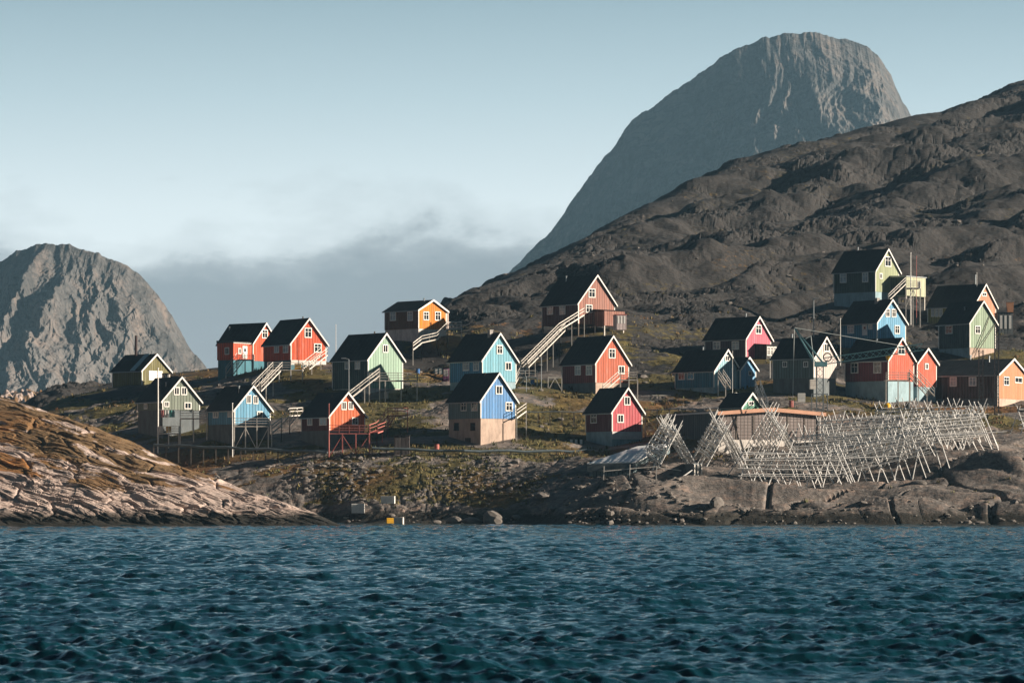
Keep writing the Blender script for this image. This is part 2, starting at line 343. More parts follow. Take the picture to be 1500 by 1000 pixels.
def basez(PX,Y):
    """smooth ground height at view bearing PX (px) and distance Y (arrays)"""
    sh=PX.shape; q=np.stack([PX.ravel()*.095,Y.ravel()],-1); out=np.empty(len(q))
    for i in range(0,len(q),20000): out[i:i+20000]=tpsK(q[i:i+20000],CXY)@TW[:n]+TW[n]+q[i:i+20000]@TW[n+1:]
    e=out.reshape(sh)
    Ys=np.interp(PX,sky_px,sky_Y); ps=np.interp(PX,sky_px,sky_py); Yh=np.interp(PX,sh_px,sh_Y)
    k=sstep(-30,0,Y-Ys); e=e*(1-k)+ps*k
    e=np.maximum(e,ps)+np.maximum(Y-Ys,0)*.35
    z=CH+(HY-e)/F*Y
    b=Y-Yh
    z=np.where(b<0,b*.5,np.maximum(z,0)*sstep(-1,6,b)+.0)
    return z
nc=1150; tt=np.linspace(-.176,.176,nc)
rows=[396.0]
while rows[-1]<1010: rows.append(rows[-1]+.30+max(0,(rows[-1]-450))*.0016)
rows=np.array(rows); nr=len(rows)
T,YY=np.meshgrid(tt,rows); PX=T*F+CX; XX=T*YY
# smooth part on a coarser grid, then bilinear
ci=np.linspace(0,nc-1,190); ri=np.linspace(0,nr-1,220)
Tc=np.interp(ci,np.arange(nc),tt); Yc=np.interp(ri,np.arange(nr),rows)
Tg,Yg=np.meshgrid(Tc,Yc); Zc=basez(Tg*F+CX,Yg)
def bil(G,fr,fc):
    r0=np.clip(np.floor(fr).astype(int),0,G.shape[0]-2); c0=np.clip(np.floor(fc).astype(int),0,G.shape[1]-2); a=fr-r0;b=fc-c0
    return (G[r0,c0]*(1-b)+G[r0,c0+1]*b)*(1-a)+(G[r0+1,c0]*(1-b)+G[r0+1,c0+1]*b)*a
FR,FC=np.meshgrid(np.arange(nr)*219.0/(nr-1),np.arange(nc)*189.0/(nc-1),indexing='ij')
Z0=bil(Zc,FR,FC)
# damping near the houses
damp=np.ones_like(Z0); cap=np.full_like(Z0,1e9)
for h in H:
    P=h['P']; c,s_=math.cos(h['th']),math.sin(h['th'])
    m=(np.abs(XX-P.x)<30)&(np.abs(YY-P.y)<30)
    lx=(XX-P.x)*c+(YY-P.y)*s_; ly=-(XX-P.x)*s_+(YY-P.y)*c
    dx=np.maximum(np.maximum(-lx,lx-h['W']),0); dy=np.maximum(np.maximum(-ly,ly-h['Len']),0); d=np.hypot(dx,dy)
    damp=np.where(m,np.minimum(damp,sstep(.5,9,d)*.95+.05),damp)
    lim=P.z+max(h['hb']/h['sc'],.3)-.15
    cap=np.where(m&(d<1.2),np.minimum(cap,lim),cap)
    # keep the view to the base of the near corner open
    m2=m&(ly<1)&(lx>-6)&(YY<P.y+1)&(np.abs(PX-h['cx'])<55)
WALKS=[[(862,695,426.3),(940,693,426.3)],[(862,697,424),(940,695,424)],[(757,548,492),(819,484,508),(856,462,514)],
 [(735,580,480),(752,546,488)],
 [(512,584,474),(556,550,476)],
 [(369,573,478),(400,541,486)],
 [(443,541,494),(470,520,499)],
 [(331,548,508),(347,527,511)],
 [(541,634,448),(552,630,450),(568,609,455),(597,608,457)],
 [(398,634,456),(412,623,458),(424,609,461),(443,608,463)],
 [(605,512,520),(618,502,522),(640,497,524),(655,482,526),(676,481,530)],
 [(883,575,476),(908,553,478)],
 [(1302,440,540),(1327,416,543)],
 [(1050,551,476),(1061,566,470)],
 [(1358,580,468),(1332,552,473)],
 [(757,612,450),(771,602,452)],
 [(1118,600,462),(1106,568,468)],
 [(264,612,462.5),(303,612,462.5)],
 [(232,634,461.0),(262,634,461.0)],
 [(343,623.5,453.0),(393,623.5,453.0)],
 [(392,541,493.0),(443,541,493.0)],
 [(541,556.5,475.0),(611,556.5,475.0)],
 [(482,634,445.5),(541,634,445.5)],
 [(909,555.5,477.0),(934,555.5,477.0)],
 [(1298,556,473.0),(1333,556,473.0)],
 [(1327,421,544.0),(1348,421,544.0)],
 [(347,526,508.5),(371,526,508.5)]]
for sg in WALKS:
    for (p0,p1) in zip(sg[:-1],sg[1:]):
        a=W(*p0); b=W(*p1); dx_,dy_=b.x-a.x,b.y-a.y; L2=dx_*dx_+dy_*dy_+1e-6
        k=np.clip(((XX-a.x)*dx_+(YY-a.y)*dy_)/L2,0,1); ox=np.abs(XX-a.x-k*dx_); oy=(YY-a.y-k*dy_)
        d=np.hypot(ox,np.where(oy<0,oy*.5,oy*.8)); zl=a.z+(b.z-a.z)*k-.35
        cap=np.where(d<2.2,np.minimum(cap,zl-np.maximum(d-1.2,0)*-.3),cap); damp=np.minimum(damp,sstep(.5,4,d)*.9+.1)
hill=sstep(20,160,YY-np.interp(PX,sh_px,sh_Y)); up=sstep(480,620,YY)
shoreb=YY-np.interp(PX,sh_px,sh_Y)
slab=sstep(800,900,PX)*(1-sstep(25,45,shoreb))            # right foreshore: big smooth slabs
wx=XX+3*fbm(XX/14,YY/14,2,40); wy=YY+3*fbm(XX/14,YY/14,2,41)
big=billow(wx/30,wy/19,2,3,.4)*2.0
med=billow((wx*.95+wy*.3)/9,(wy-.3*wx)/3.6,3,11,.45)*.5
ang=.35
strat=fbm((wx+ .5*Z0)/9,(wy*.9+Z0*1.3-wx*.35)/1.1,3,23)*.22
w1,w2,cid=worley(wx/3.2,wy/2.0,5)
blocks=np.clip((w2-w1)*2.5,0,1)*.35+cid*.5
rug=sstep(.15,.5,fbm(XX/30,YY/22,3,61))                # where it is broken and blocky
big2=billow((wx+.4*wy)/90,(wy-.35*wx)/30,2,303,.35)*3.6*up
def terr(q,h,k):
    f=q/h-np.floor(q/h); return (sstep(.12,.88,sstep(0,1,f))-f)*h*k
TR=terr(Z0-.27*XX+3.0*fbm(XX/38,YY/30,3,71),6.5,.85)*up+terr(Z0-.1*XX+1.6*fbm(XX/16,YY/14,3,72),2.6,.5)*(.35+.65*up)
D=(big*(.5+.2*up)+big2+TR+med*(.4+.15*up)+strat*(.5+.2*up)+(blocks-.4)*rug*(.5+.7*up))
cove=sstep(380,430,PX)*(1-sstep(800,850,PX))*(1-sstep(28,40,shoreb))
w1b,w2b,cidb=worley(wx/1.4,wy/1.1,15)
D=D*(1-.5*cove)+cove*((np.clip((w2b-w1b)*2.2,0,1)*.3+cidb*.35-.3))*.38
slabz=billow(wx/24+.3,(wy+Z0*1.5)/9,2,77,.3)*1.7+strat*.4
crk,crk2,_=worley((wx*.8+wy*.5)/13,(wy-.4*wx)/9,91); slabz=slabz-1.1*np.exp(-((crk2-crk)/.035)**2)
D=D*(1-slab)+slabz*slab
tid=np.exp(-((Z0-1.0)/1.2)**2)*(1-cove*.8)
D=D+tid*((blocks-.35)*.9)*(.4+.6*rug)
amp=sstep(-.5,5,shoreb)
skyedge=1-.75*np.exp(-((YY-np.interp(PX,sky_px,sky_Y))/28)**2)
w3,w4,c3=worley(wx/1.7+.2*Z0,wy/1.3,205)
frac_=sstep(.0,.5,fbm(XX/20,YY/15,3,207))
micro=(fbm(XX/2.2,YY/1.8,4,208,.6)*.32+(c3-.5)*.42+np.clip((w4-w3)*2,0,1)*.2)*frac_*(.35+.65*up)
Z=Z0+(D+micro*(1-.8*slab))*amp*damp*skyedge+gn(XX/.9,YY/.9,8)*.06*damp
Z=np.minimum(Z,cap)
Z=np.where(shoreb<-3,np.minimum(Z,-.8),Z)
# slope and vegetation
gx=np.gradient(Z,axis=1)/np.gradient(XX,axis=1); gy=np.gradient(Z,axis=0)/np.gradient(YY,axis=0)
slope=np.hypot(gx,gy)
conc=Z-(Z0+(big*(.5+.2*up)+big2)*amp*damp*skyedge)
vn=fbm(XX/16,YY/12,4,101)
veg=sstep(-.25,.35,vn+.25-slope*.55-conc*.5)*(1-slab*.85)
cb=np.exp(-((PX-690)/190)**2)*np.exp(-((YY-450)/28)**2)
veg=np.clip(veg*(.9-.58*sstep(70,150,shoreb))+cb*.75*sstep(-.45,.25,vn+.2),0,1)*sstep(1.0,3.0,Z)
ZF=Z
def ground(x,y):
    t=x/y; c=(t-tt[0])/(tt[1]-tt[0]); r=np.interp(y,rows,np.arange(nr))
    return float(bil(ZF,np.array([r]),np.array([c]))[0])
def rockmat(name,base,base2,vegc,vegc2,heath,attr=True,tide=True,scale=1.0,stretch=(1,1,1),rot=(0,0,0),warm=(.36,.27,.22)):
    m,nt,b=newmat(name); g=nt.nodes.new('ShaderNodeNewGeometry'); p=g.outputs['Position']
    pm=mapping(nt,p,stretch,rot)
    n1=noise(nt,pm,.09*scale,6,.6,.3); n2=noise(nt,pm,.55*scale,8,.65,.2); n3=noise(nt,pm,2.6*scale,6,.6); n4=noise(nt,p,.03*scale,3,.5)
    rock=mix(nt,ramp(nt,n1,[(.38,0),(.64,1)]),tuple(base),tuple(base2))
    rock=mix(nt,ramp(nt,n2,[(.5,0),(.68,.75)]),rock,tuple(warm))
    rock=mix(nt,ramp(nt,n2,[(.3,.8),(.46,0)]),rock,tuple(x*.35 for x in base))
    rock=mix(nt,ramp(nt,n3,[(.52,0),(.72,.4)]),rock,tuple(min(1,x*1.3) for x in base2))
    n5=noise(nt,mapping(nt,pm,(.35,.6,1.6)),1.6*scale,5,.6,.6)
    rock=mix(nt,ramp(nt,n5,[(.44,0),(.48,.5),(.51,.5),(.55,0)]),rock,tuple(x*.42 for x in base))
    col=rock
    if attr:
        a=nt.nodes.new('ShaderNodeAttribute'); a.attribute_name='veg'
        cr=nt.nodes.new('ShaderNodeAttribute'); cr.attribute_name='hill_shade'
        cf=ramp(nt,mth(nt,'ADD',cr.outputs['Fac'],mth(nt,'MULTIPLY',mth(nt,'SUBTRACT',n2,.5),1.3)),[(.38,0),(.62,.93)])
        rock=mix(nt,cf,rock,mix(nt,n3,(.013,.014,.0155),(.042,.039,.038))); col=rock  # darkness of the unlit hill mixed into the rock colour
        vc=mix(nt,ramp(nt,n2,[(.35,0),(.65,1)]),tuple(vegc),tuple(vegc2))
        vc=mix(nt,ramp(nt,n4,[(.5,0),(.62,.9)]),vc,tuple(heath))
        vc=mix(nt,ramp(nt,n3,[(.4,0),(.7,.6)]),vc,tuple(x*.45 for x in vegc))
        f=mth(nt,'ADD',a.outputs['Fac'],mth(nt,'MULTIPLY',mth(nt,'SUBTRACT',n3,.5),.9))
        f=mth(nt,'ADD',f,mth(nt,'MULTIPLY',mth(nt,'SUBTRACT',n2,.5),1.2))
        col=mix(nt,ramp(nt,f,[(.42,0),(.58,1)]),col,vc)
    if tide:
        sp=nt.nodes.new('ShaderNodeSeparateXYZ'); nt.links.new(p,sp.inputs[0])
        zz=mth(nt,'ADD',sp.outputs[2],mth(nt,'MULTIPLY',mth(nt,'SUBTRACT',n2,.5),2.2))
        col=mix(nt,ramp(nt,mth(nt,'DIVIDE',zz,4.0),[(.28,1),(.5,0)]),col,(.022,.02,.016))
    nt.links.new(col,b.inputs['Base Color']); b.inputs['Roughness'].default_value=.88; b.inputs['Specular IOR Level'].default_value=.25
    hsum=mth(nt,'ADD',n2,mth(nt,'MULTIPLY',n3,.4)); bump(nt,hsum,b,.5,.6/scale)
    return m
MT=rockmat('hillside_rock',(.115,.105,.1),(.22,.19,.17),(.05,.044,.018),(.15,.12,.038),(.18,.08,.03),stretch=(1,1.4,2.2),rot=(.35,.2,.25),warm=(.34,.24,.19))
hill_shade=np.clip(sstep(50,115,shoreb)*1.1+.5*fbm(XX/11,YY/9,3,131),0,1)  # shade painted on the hill, growing inland from the shore, broken by noise
gt=gridmesh('hillside',XX,YY,Z,{'veg':veg,'hill_shade':hill_shade},False,MT); tag(gt,kind='structure')
# ------------------------------------------------------------ near headland on the left
hp=np.array([-400,-60,0,30,60,110,160,210,260,300,340,380,420,460,500,530],float)
hy=np.array([520,562,582,590,600,614,635,657,679,695,711,724,737,751,769,790],float)
hc=np.array([470,440,434,431,429,426,423,420,417,414,412,409,406,402,397,392],float)
nc2=1100; t2=np.linspace((-330-750)/F,(540-750)/F,nc2); r2=[390.0]
while r2[-1]<500: r2.append(r2[-1]+(.10 if r2[-1]<436 else .6))
r2=np.array(r2); T2,Y2=np.meshgrid(t2,r2); P2=T2*F+CX; X2=T2*Y2
hs=394+1.0*gn(P2/75,P2*0,5)
yc=np.interp(P2,hp,hc); zc=np.maximum(CH+(HY-np.interp(P2,hp,hy))/F*yc,-1.5)
p=np.clip((Y2-hs)/np.maximum(yc-hs,.5),0,1); zz=zc*(1-(1-p)**1.9)
zz=np.where(Y2>yc,zc-(Y2-yc)*.35,zz); zz=np.where(Y2<hs,(Y2-hs)*.8,zz)
al=X2*.93-zz*.37-(Y2-394)*.25; ac=X2*.37+zz*.93+(Y2-394)*.33
wal=al+1.5*fbm(X2/9,zz/4,2,55); wac=ac+.5*fbm(X2/7,zz/3,3,56)
u=fbm(wal/9,wac/.8,4,31,.65)*.30+billow(wal/16,wac/3.0,2,35,.4)*.38+billow(wal/5,wac/.9,3,36,.5)*.16
a1,a2,ai=worley(wal/6.5,wac/1.7,37); u=u-.45*np.exp(-((a2-a1)/.06)**2)+(ai-.5)*.35
low=np.exp(-(zz/2.6)**2); b1,b2,bi=worley((X2+2.5*fbm(X2/5,zz/3,3,91))/2.7,(zz+1.2*fbm(X2/4,zz/2,3,92))/1.5+Y2/3,39); u=u+low*(np.clip((b2-b1)*2,0,1)-.5)*.2
c1_,c2_,c3_=worley(wal/2.6,wac/.75,47); u=u+((c3_-.5)*.28+fbm(wal/1.6,wac/.5,3,48)*.16)*sstep(-.4,.3,fbm(wal/8,wac/4,2,49))
u=u*sstep(0,1.2,Y2-hs)*sstep(-.5,3,zc)
Z2=zz+u*.5; Yd=Y2-u*.45
gx2=np.abs(np.gradient(Z2,axis=1)/np.gradient(X2,axis=1)); gy2=np.gradient(Z2,axis=0)/np.gradient(Y2,axis=0)
v2=fbm(wal/13,wac/2.6,4,63)
veg2=sstep(-.1,.4,v2-.05+sstep(2,11,zz)*.55-sstep(0,40,np.abs(P2-150)*0)-np.clip(gy2-.6,0,1)*.3)*sstep(2.5,6,zz)
MH=rockmat('headland_rock',(.38,.3,.265),(.5,.4,.355),(.17,.105,.045),(.3,.12,.032),(.15,.1,.055),stretch=(.55,1.5,2.6),rot=(0,.38,0),warm=(.5,.36,.3))
hd=gridmesh('headland',X2,Yd,Z2,{'veg':veg2},False,MH); tag(hd,kind='structure')
# ------------------------------------------------------------ far mountains
def mountain(name,px,py,Yr,k,depth,seed,mat,x0,x1,rough,nxx=620,nyy=300,kfun=None,front=None):
    xs=np.linspace(x0,x1,nxx); ys=np.linspace(Yr-depth,Yr+depth*.5,nyy); Pm,Ym=np.meshgrid(xs,ys)
    Xm=(Pm-CX)/F*Yr; S=CH+(HY-np.interp(Pm,px,py))/F*Yr
    d=np.maximum(Yr-Ym,0); K=kfun(Pm,d) if kfun else k
    z=S-K*d-np.maximum(Ym-Yr,0)*.9
    sc=Yr/4000.0
    wX=Xm+40*sc*fbm(Xm/(160*sc),z/(200*sc),3,seed)
    gul=billow(wX/(70*sc),(z+.4*Ym)/(190*sc),5,seed+3,.55)
    fa1,fa2,fi=worley(wX/(38*sc),z/(85*sc),seed+9)
    edge=1-.8*np.exp(-(d/(60*sc))**2)
    fb1,fb2,fj=worley(wX/(15*sc)+.3*z/(60*sc),z/(32*sc),seed+13)
    ua=wX*.94+z*.34; va=z*.94-wX*.34
    rg=-billow(ua/(75*sc),va/(210*sc),6,seed+41,.62)*17-billow((wX*.9-z*.43)/(40*sc),(z*.9+wX*.43)/(120*sc),5,seed+51,.6)*9
    dd=(rg+(fi-.5)*5+(fj-.5)*7)*rough*sc
    z2=z+dd*.35*edge+fbm(Xm/(30*sc),Ym*0,6,seed+30,.6)*3.2*sc; Ym2=Ym-dd*edge
    z2=np.maximum(z2,-6)
    o=gridmesh(name,Xm,Ym2,z2,None,False,mat); return tag(o,kind='structure')
MM=rockmat('far_rock',(.06,.06,.06),(.13,.12,.115),(0,0,0),(0,0,0),(0,0,0),attr=False,tide=False,scale=.07,stretch=(1,1,.35),warm=(.2,.155,.13))
dpx=np.array([500,560,640,700,743,762,780,795,807,820,833,850,872,900,925,942,965,1000,1045,1080,1120,1170,1200,1240,1258,1270,1285,1295,1305,1312,1318,1322,1334,1345,1420,1600],float)
dpy=np.array([560,510,455,428,400,383,363,350,338,320,300,276,246,213,176,165,148,124,92,72,54,46.5,47,57,63,67,80,93,108,128,142,152,170,190,300,420],float)
def kd(P,d): return .95+.6*sstep(-50,350,P-1000)*0+ .35*np.exp(-((P-900)/200)**2)-.25*np.exp(-((P-1290)/90)**2)
mountain('mountain_dome',dpx,dpy,3600,1,560,200,MM,470,1620,.36,760,380,kd)
lpx=np.array([-500,-300,-150,-60,0,30,50,65,80,95,110,125,145,160,190,215,235,250,262,270,285,305,330,360,420],float)
lpy=np.array([560,470,430,400,383,368,360,358,359,357,362,367,372,379,392,414,437,462,480,495,520,541,551,575,640],float)
def kl(P,d):
    xs=95-d*.08
    return .6+.9*sstep(0,170,xs-P)+.3*sstep(0,220,P-xs)-.22*np.exp(-((P-(72-.3*d))/9)**2)
mountain('mountain_left',lpx,lpy,2600,1,330,300,MM,-480,430,.95,640,340,kl)
# small bare hill low behind the headland
xs=np.linspace(-400,140,260); ys=np.linspace(900,1100,90); Pm,Ym=np.meshgrid(xs,ys)
S=CH+(HY-np.interp(Pm,[-400,-100,0,40,90,115,160],[570,574,577,575,578,590,640]))/F*1000
q=np.clip((Ym-900)/100,0,2); zq=S*np.sin(np.clip(q,0,2)*math.pi/2)**.7+fbm(Pm/12,Ym/14,5,400)*1.8*sstep(0,.3,q); 
o=gridmesh('distant_hill',(Pm-CX)/F*Ym,Ym,np.where(q<=0,-2,zq),{'veg':sstep(-.2,.3,fbm(Pm/20,Ym/15,3,410))*.8},True,MH); tag(o,kind='structure')
# ------------------------------------------------------------ water
ncw=1000; rw=[38.0]
while rw[-1]<470: rw.append(rw[-1]+max(.07,rw[-1]*.0014))
while rw[-1]<6000: rw.append(rw[-1]*1.06)
rw=np.array(rw); tw=np.linspace(-.19,.19,ncw); Tw,Yw=np.meshgrid(tw,rw); Xw=Tw*Yw
rng=np.random.RandomState(3); Zw=np.zeros_like(Xw); dX=np.zeros_like(Xw); dY=np.zeros_like(Xw)
fade=np.clip(1-(Yw-300)/2500,.0,1)
for i in range(90):
    L=.34*(12**rng.rand()); a=math.radians(rng.normal(262,30)); kx,ky=math.cos(a)*2*math.pi/L,math.sin(a)*2*math.pi/L
    am=.0092*L**.38*(.5+rng.rand()); ph=rng.rand()*6.28
    lim=np.clip(L/(Yw*.0028*1.2)-.4,0,1)
    f=kx*Xw+ky*Yw+ph; Zw+=am*np.sin(f)*lim; dX+=am*.5*np.cos(f)*math.cos(a)*lim; dY+=am*.5*np.cos(f)*math.sin(a)*lim
env=1+.45*gn(Xw/13,Yw/17,9)+.3*gn(Xw/4,Yw/5,10)
Zw*=env*fade
m,nt,b=newmat('sea_water'); g=nt.nodes.new('ShaderNodeNewGeometry'); p_=g.outputs['Position']
b.inputs['Base Color'].default_value=(.003,.03,.043,1); b.inputs['Roughness'].default_value=.07; b.inputs['IOR'].default_value=1.33; b.inputs['Specular IOR Level'].default_value=.5
na=noise(nt,mapping(nt,p_,(1,1.0,1)),1.6,5,.62,.4); nb=noise(nt,mapping(nt,p_,(.7,1.1,1),(0,0,.5)),.35,3,.5,.2)
bump(nt,mth(nt,'ADD',na,mth(nt,'MULTIPLY',nb,.5)),b,.8,.1)
wt=gridmesh('water',Xw+dX*fade,Yw+dY*fade,Zw,None,True,m); tag(wt,kind='structure')
# ------------------------------------------------------------ houses
def px2loc(root_inv,px,py,Yd): return root_inv@W(px,py,Yd)
def window(root,face,a0,a1,z0,z1,off,style='win',dark=True):
    """face 'g': gable plane y=0 looking to -y, a along x. face 's': long wall x=0 looking to -x, a along y."""
    w=a1-a0; h=z1-z0; t=min(.13,w*.16); fr=MB(); pn=MB()
    def bx(mb,b0,b1,c0,c1,d0,d1):
        if face=='g': mb.box(b0,b1,off-d1,off-d0,c0,c1)
        else: mb.box(off-d1,off-d0,b0,b1,c0,c1)
    nm={'win':'window','door':'door','bigdoor':'door','hatch':'door'}[style]
    if style=='win':
        bx(fr,a0,a1,z1-t,z1,-.02,.07); bx(fr,a0,a1,z0,z0+t,-.02,.07); bx(fr,a0,a0+t,z0+t,z1-t,-.02,.068); bx(fr,a1-t,a1,z0+t,z1-t,-.02,.068)
        bx(fr,(a0+a1)/2-.035,(a0+a1)/2+.035,z0+t,z1-t,.01,.055)
        if h>1.2:
            bx(fr,a0+t,a1-t,z0+t+(h-2*t)*.62,z0+t+(h-2*t)*.62+.06,.01,.05)
        o=fr.build('window','trim',root); bx(pn,a0+t*.9,a1-t*.9,z0+t*.9,z1-t*.9,-.01,.025); q=pn.build('pane','glass' if dark else 'curtain',o)
    else:
        bx(fr,a0,a1,z0,z1,-.02,.06)
        if style=='door':
            bx(pn,a0+w*.3,a1-w*.3,z0+h*.55,z0+h*.8,.0,.07)
            o=fr.build('door','white',root); pn.build('pane','glass',o)
            hn=MB(); bx(hn,a0+w*.1,a0+w*.2,z0+h*.42,z0+h*.47,.05,.12); hn.build('handle','dmetal',o)
        elif style=='bigdoor':
            for i in range(1,5): bx(pn,a0+w*i/5-.02,a0+w*i/5+.02,z0+.03,z1-.03,.05,.075)
            o=fr.build('door','white',root); pn.build('door_batten','white',o)
        else: o=fr.build('door','woodd',root)
    return o
def body(root,h,wm,sm,gm,basem,sbase,P,th,Wd,Ln,Y,prefix='',off=(0,0,0)):
    s=F/Y; ox,oy,oz=off
    zb=h['hb']/s; ze=zb+h['hw']/s; zr=ze+h['hr']/s
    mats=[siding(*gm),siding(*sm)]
    mb=MB(); x0,x1,y0,y1=ox,ox+Wd,oy,oy+Ln; xm=(x0+x1)/2; zb+=oz; ze+=oz; zr+=oz
    mb.poly([(x0,y0,zb),(x1,y0,zb),(x1,y0,ze),(xm,y0,zr),(x0,y0,ze)])
    mb.poly([(x1,y1,zb),(x0,y1,zb),(x0,y1,ze),(xm,y1,zr),(x1,y1,ze)])
    mb.quad((x0,y1,zb),(x0,y0,zb),(x0,y0,ze),(x0,y1,ze)); mb.quad((x1,y0,zb),(x1,y1,zb),(x1,y1,ze),(x1,y0,ze))
    mb.quad((x0,y0,zb),(x0,y1,zb),(x1,y1,zb),(x1,y0,zb))
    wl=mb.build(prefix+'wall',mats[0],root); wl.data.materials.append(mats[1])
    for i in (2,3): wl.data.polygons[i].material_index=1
    # roof
    e=.32; g=.28; sl=(zr-ze)/(Wd/2); th_=.14; rf=MB()
    ln=math.hypot(1,sl)
    for sg in (-1,1):
        xe=xm+sg*(Wd/2+e); zeo=ze-sl*e
        up=th_*ln
        a=[(xm,y0-g,zr+.02),(xe,y0-g,zeo+.02),(xe,y1+g,zeo+.02),(xm,y1+g,zr+.02)]
        b_=[(xm,y0-g,zr+.02+up),(xe,y0-g,zeo+.02+up*.8),(xe,y1+g,zeo+.02+up*.8),(xm,y1+g,zr+.02+up)]
        if sg>0: a=a[::-1]; b_=b_[::-1]
        rf.hexa(a+b_)
    ro=rf.build(prefix+'roof',h.get('roof','felt'),root)
    for yy in (y0-g-.05,):
        for sg in (-1,1):
            xe=xm+sg*(Wd/2+e+.03); zeo=ze-sl*(e+.03); d0=.2
            p=[(xm,zr-d0+.13),(xm,zr+.2+.04),(xe,zeo+.2),(xe,zeo-d0+.13)]
            if sg>0: p=p[::-1]
            bb=MB(); bb.prism(p,yy,yy+.048); bb.build('barge_board','trim',ro)
    ev=MB(); zeo=ze-sl*(e)
    ev.box(xm-Wd/2-e-.03,xm-Wd/2-e-.001,y0-g+.0,y1+g,zeo-.0,zeo+.12)
    ev.build('gutter','metal' if not h.get('wg') else 'trim',ro)
    c=.11
    for (x,y) in ((x0,y0),(x1,y0),(x0,y1)):
        cb=MB(); cb.box(x-.025 if x==x0 else x-c,x+c if x==x0 else x+.025,y-.025 if y==y0 else y-c,y+c if y==y0 else y+.025,zb+.01,ze-.12); cb.build(prefix+'corner_board','trim',root)
    return zb,ze,zr
def rect(root_inv,h,face,rc,Wd,Ln,cx,G,L,th,Y,ox=0,oy=0):
    x0,x1,y0,y1=rc[:4]
    if face=='g':
        a0=(x0-cx)/G*Wd; a1=(x1-cx)/G*Wd; Yd=Y+(a0+a1)/2*math.sin(th); off=oy; sh=ox
    else:
        a0=(cx-x1)/L*Ln; a1=(cx-x0)/L*Ln; Yd=Y+(a0+a1)/2*math.cos(th); off=ox; sh=oy
    zt=W(x0,y0,Yd).z; zl=W(x0,y1,Yd).z
    return a0+sh,a1+sh,zl,zt,off
HR={}
for h in H:
    P=h['P']; th=h['th']; root=empty('wooden_house' if h['n']!='barn' else 'wooden_barn',P,th,h['label'],'house' if h['n']!='barn' else 'barn','wooden houses of the village' if h['n']!='barn' else None)
    HR[h['n']]=root; inv=ROOTM[root.name]
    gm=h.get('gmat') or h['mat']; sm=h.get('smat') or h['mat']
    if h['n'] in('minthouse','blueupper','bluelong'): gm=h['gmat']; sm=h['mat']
    Wd,Ln,Y=h['W'],h['Len'],h['Y']
    zb,ze,zr=body(root,h,h['mat'],sm,gm,h['base'],h.get('sbase'),P,th,Wd,Ln,Y)
    # foundation
    if not h.get('stilts'):
        i=.06; f=MB(); f.box(i,Wd-i,i,Ln-i,-3.2,max(zb,.05)-.002); fo=f.build('foundation',h['base'],root)
        if h.get('sbase'):
            fo.data.materials.append(M[h['sbase']]); fo.data.polygons[5].material_index=1
        if h.get('gbase'):
            fo.data.materials.append(M[h['gbase']]); fo.data.polygons[2].material_index=1
    else:
        for ix in (0,.5,1):
            for iy in (0,.33,.66,1):
                f=MB(); x=.1+ix*(Wd-.2); y=.1+iy*(Ln-.2); f.box(x-.09,x+.09,y-.09,y+.09,-4.5,zb); f.build('stilt','woodd',root)
    for rc in h['g']:
        a0,a1,z0,z1,off=rect(inv,h,'g',rc,Wd,Ln,h['cx'],h['G'],h['L'],th,Y); window(root,'g',a0,a1,z0-P.z,z1-P.z,off)
    for rc in h['s']:
        a0,a1,z0,z1,off=rect(inv,h,'s',rc,Wd,Ln,h['cx'],h['G'],h['L'],th,Y); window(root,'s',a0,a1,z0-P.z,z1-P.z,off,dark=h['n'] in('bluelong','darkred','bluefront','pinklow','greengable','whitehouse'))
    for rc in h.get('low',[]):
        a0,a1,z0,z1,off=rect(inv,h,'s',rc,Wd,Ln,h['cx'],h['G'],h['L'],th,Y)
        mb=MB(); mb.box(-.02+.06,.1,a0,a1,z0-P.z,z1-P.z); mb.box(.0,.05,a0-.06,a1+.06,z0-P.z-.08,z0-P.z); mb.build('basement_window','glass',root)
    for rc in h.get('door',[]):
        fc='g' if h['n']=='barn' else 's'
        a0,a1,z0,z1,off=rect(inv,h,fc,rc,Wd,Ln,h['cx'],h['G'],h['L'],th,Y)
        window(root,fc,a0,a1,z0-P.z,z1-P.z,off+(.06 if rc[4]=='hatch' else 0),rc[4])
    if 'wing' in h:
        w=dict(h['wing']); Yw=Y+w['dY']; t=(w['cx']-CX)/F; s=F/Yw
        Pw=W(w['cx'],w['by'],Yw); o=inv@Pw
        Ww=w['G']/(s*(math.cos(th)-t*math.sin(th))); Lw=w['L']/(s*(math.sin(th)+t*math.cos(th)))
        body(root,w,w['mat'],sm,w['mat'],h['base'],None,Pw,th,Ww,Lw,Yw,'wing_',off=tuple(o))
        f=MB(); f.box(o.x+.06,o.x+Ww-.06,o.y+.06,o.y+Lw-.06,o.z-3,o.z+w['hb']/s); f.build('wing_foundation',h['base'],root)
        for k in 'gs':
            for rc in w[k]:
                a0,a1,z0,z1,off=rect(inv,w,k,rc,Ww,Lw,w['cx'],w['G'],w['L'],th,Yw,o.x,o.y)
                window(root,k,a0,a1,z0-P.z,z1-P.z,off)
    # chimney / vent
    h['zr']=zr; h['ze']=ze; h['zb']=zb
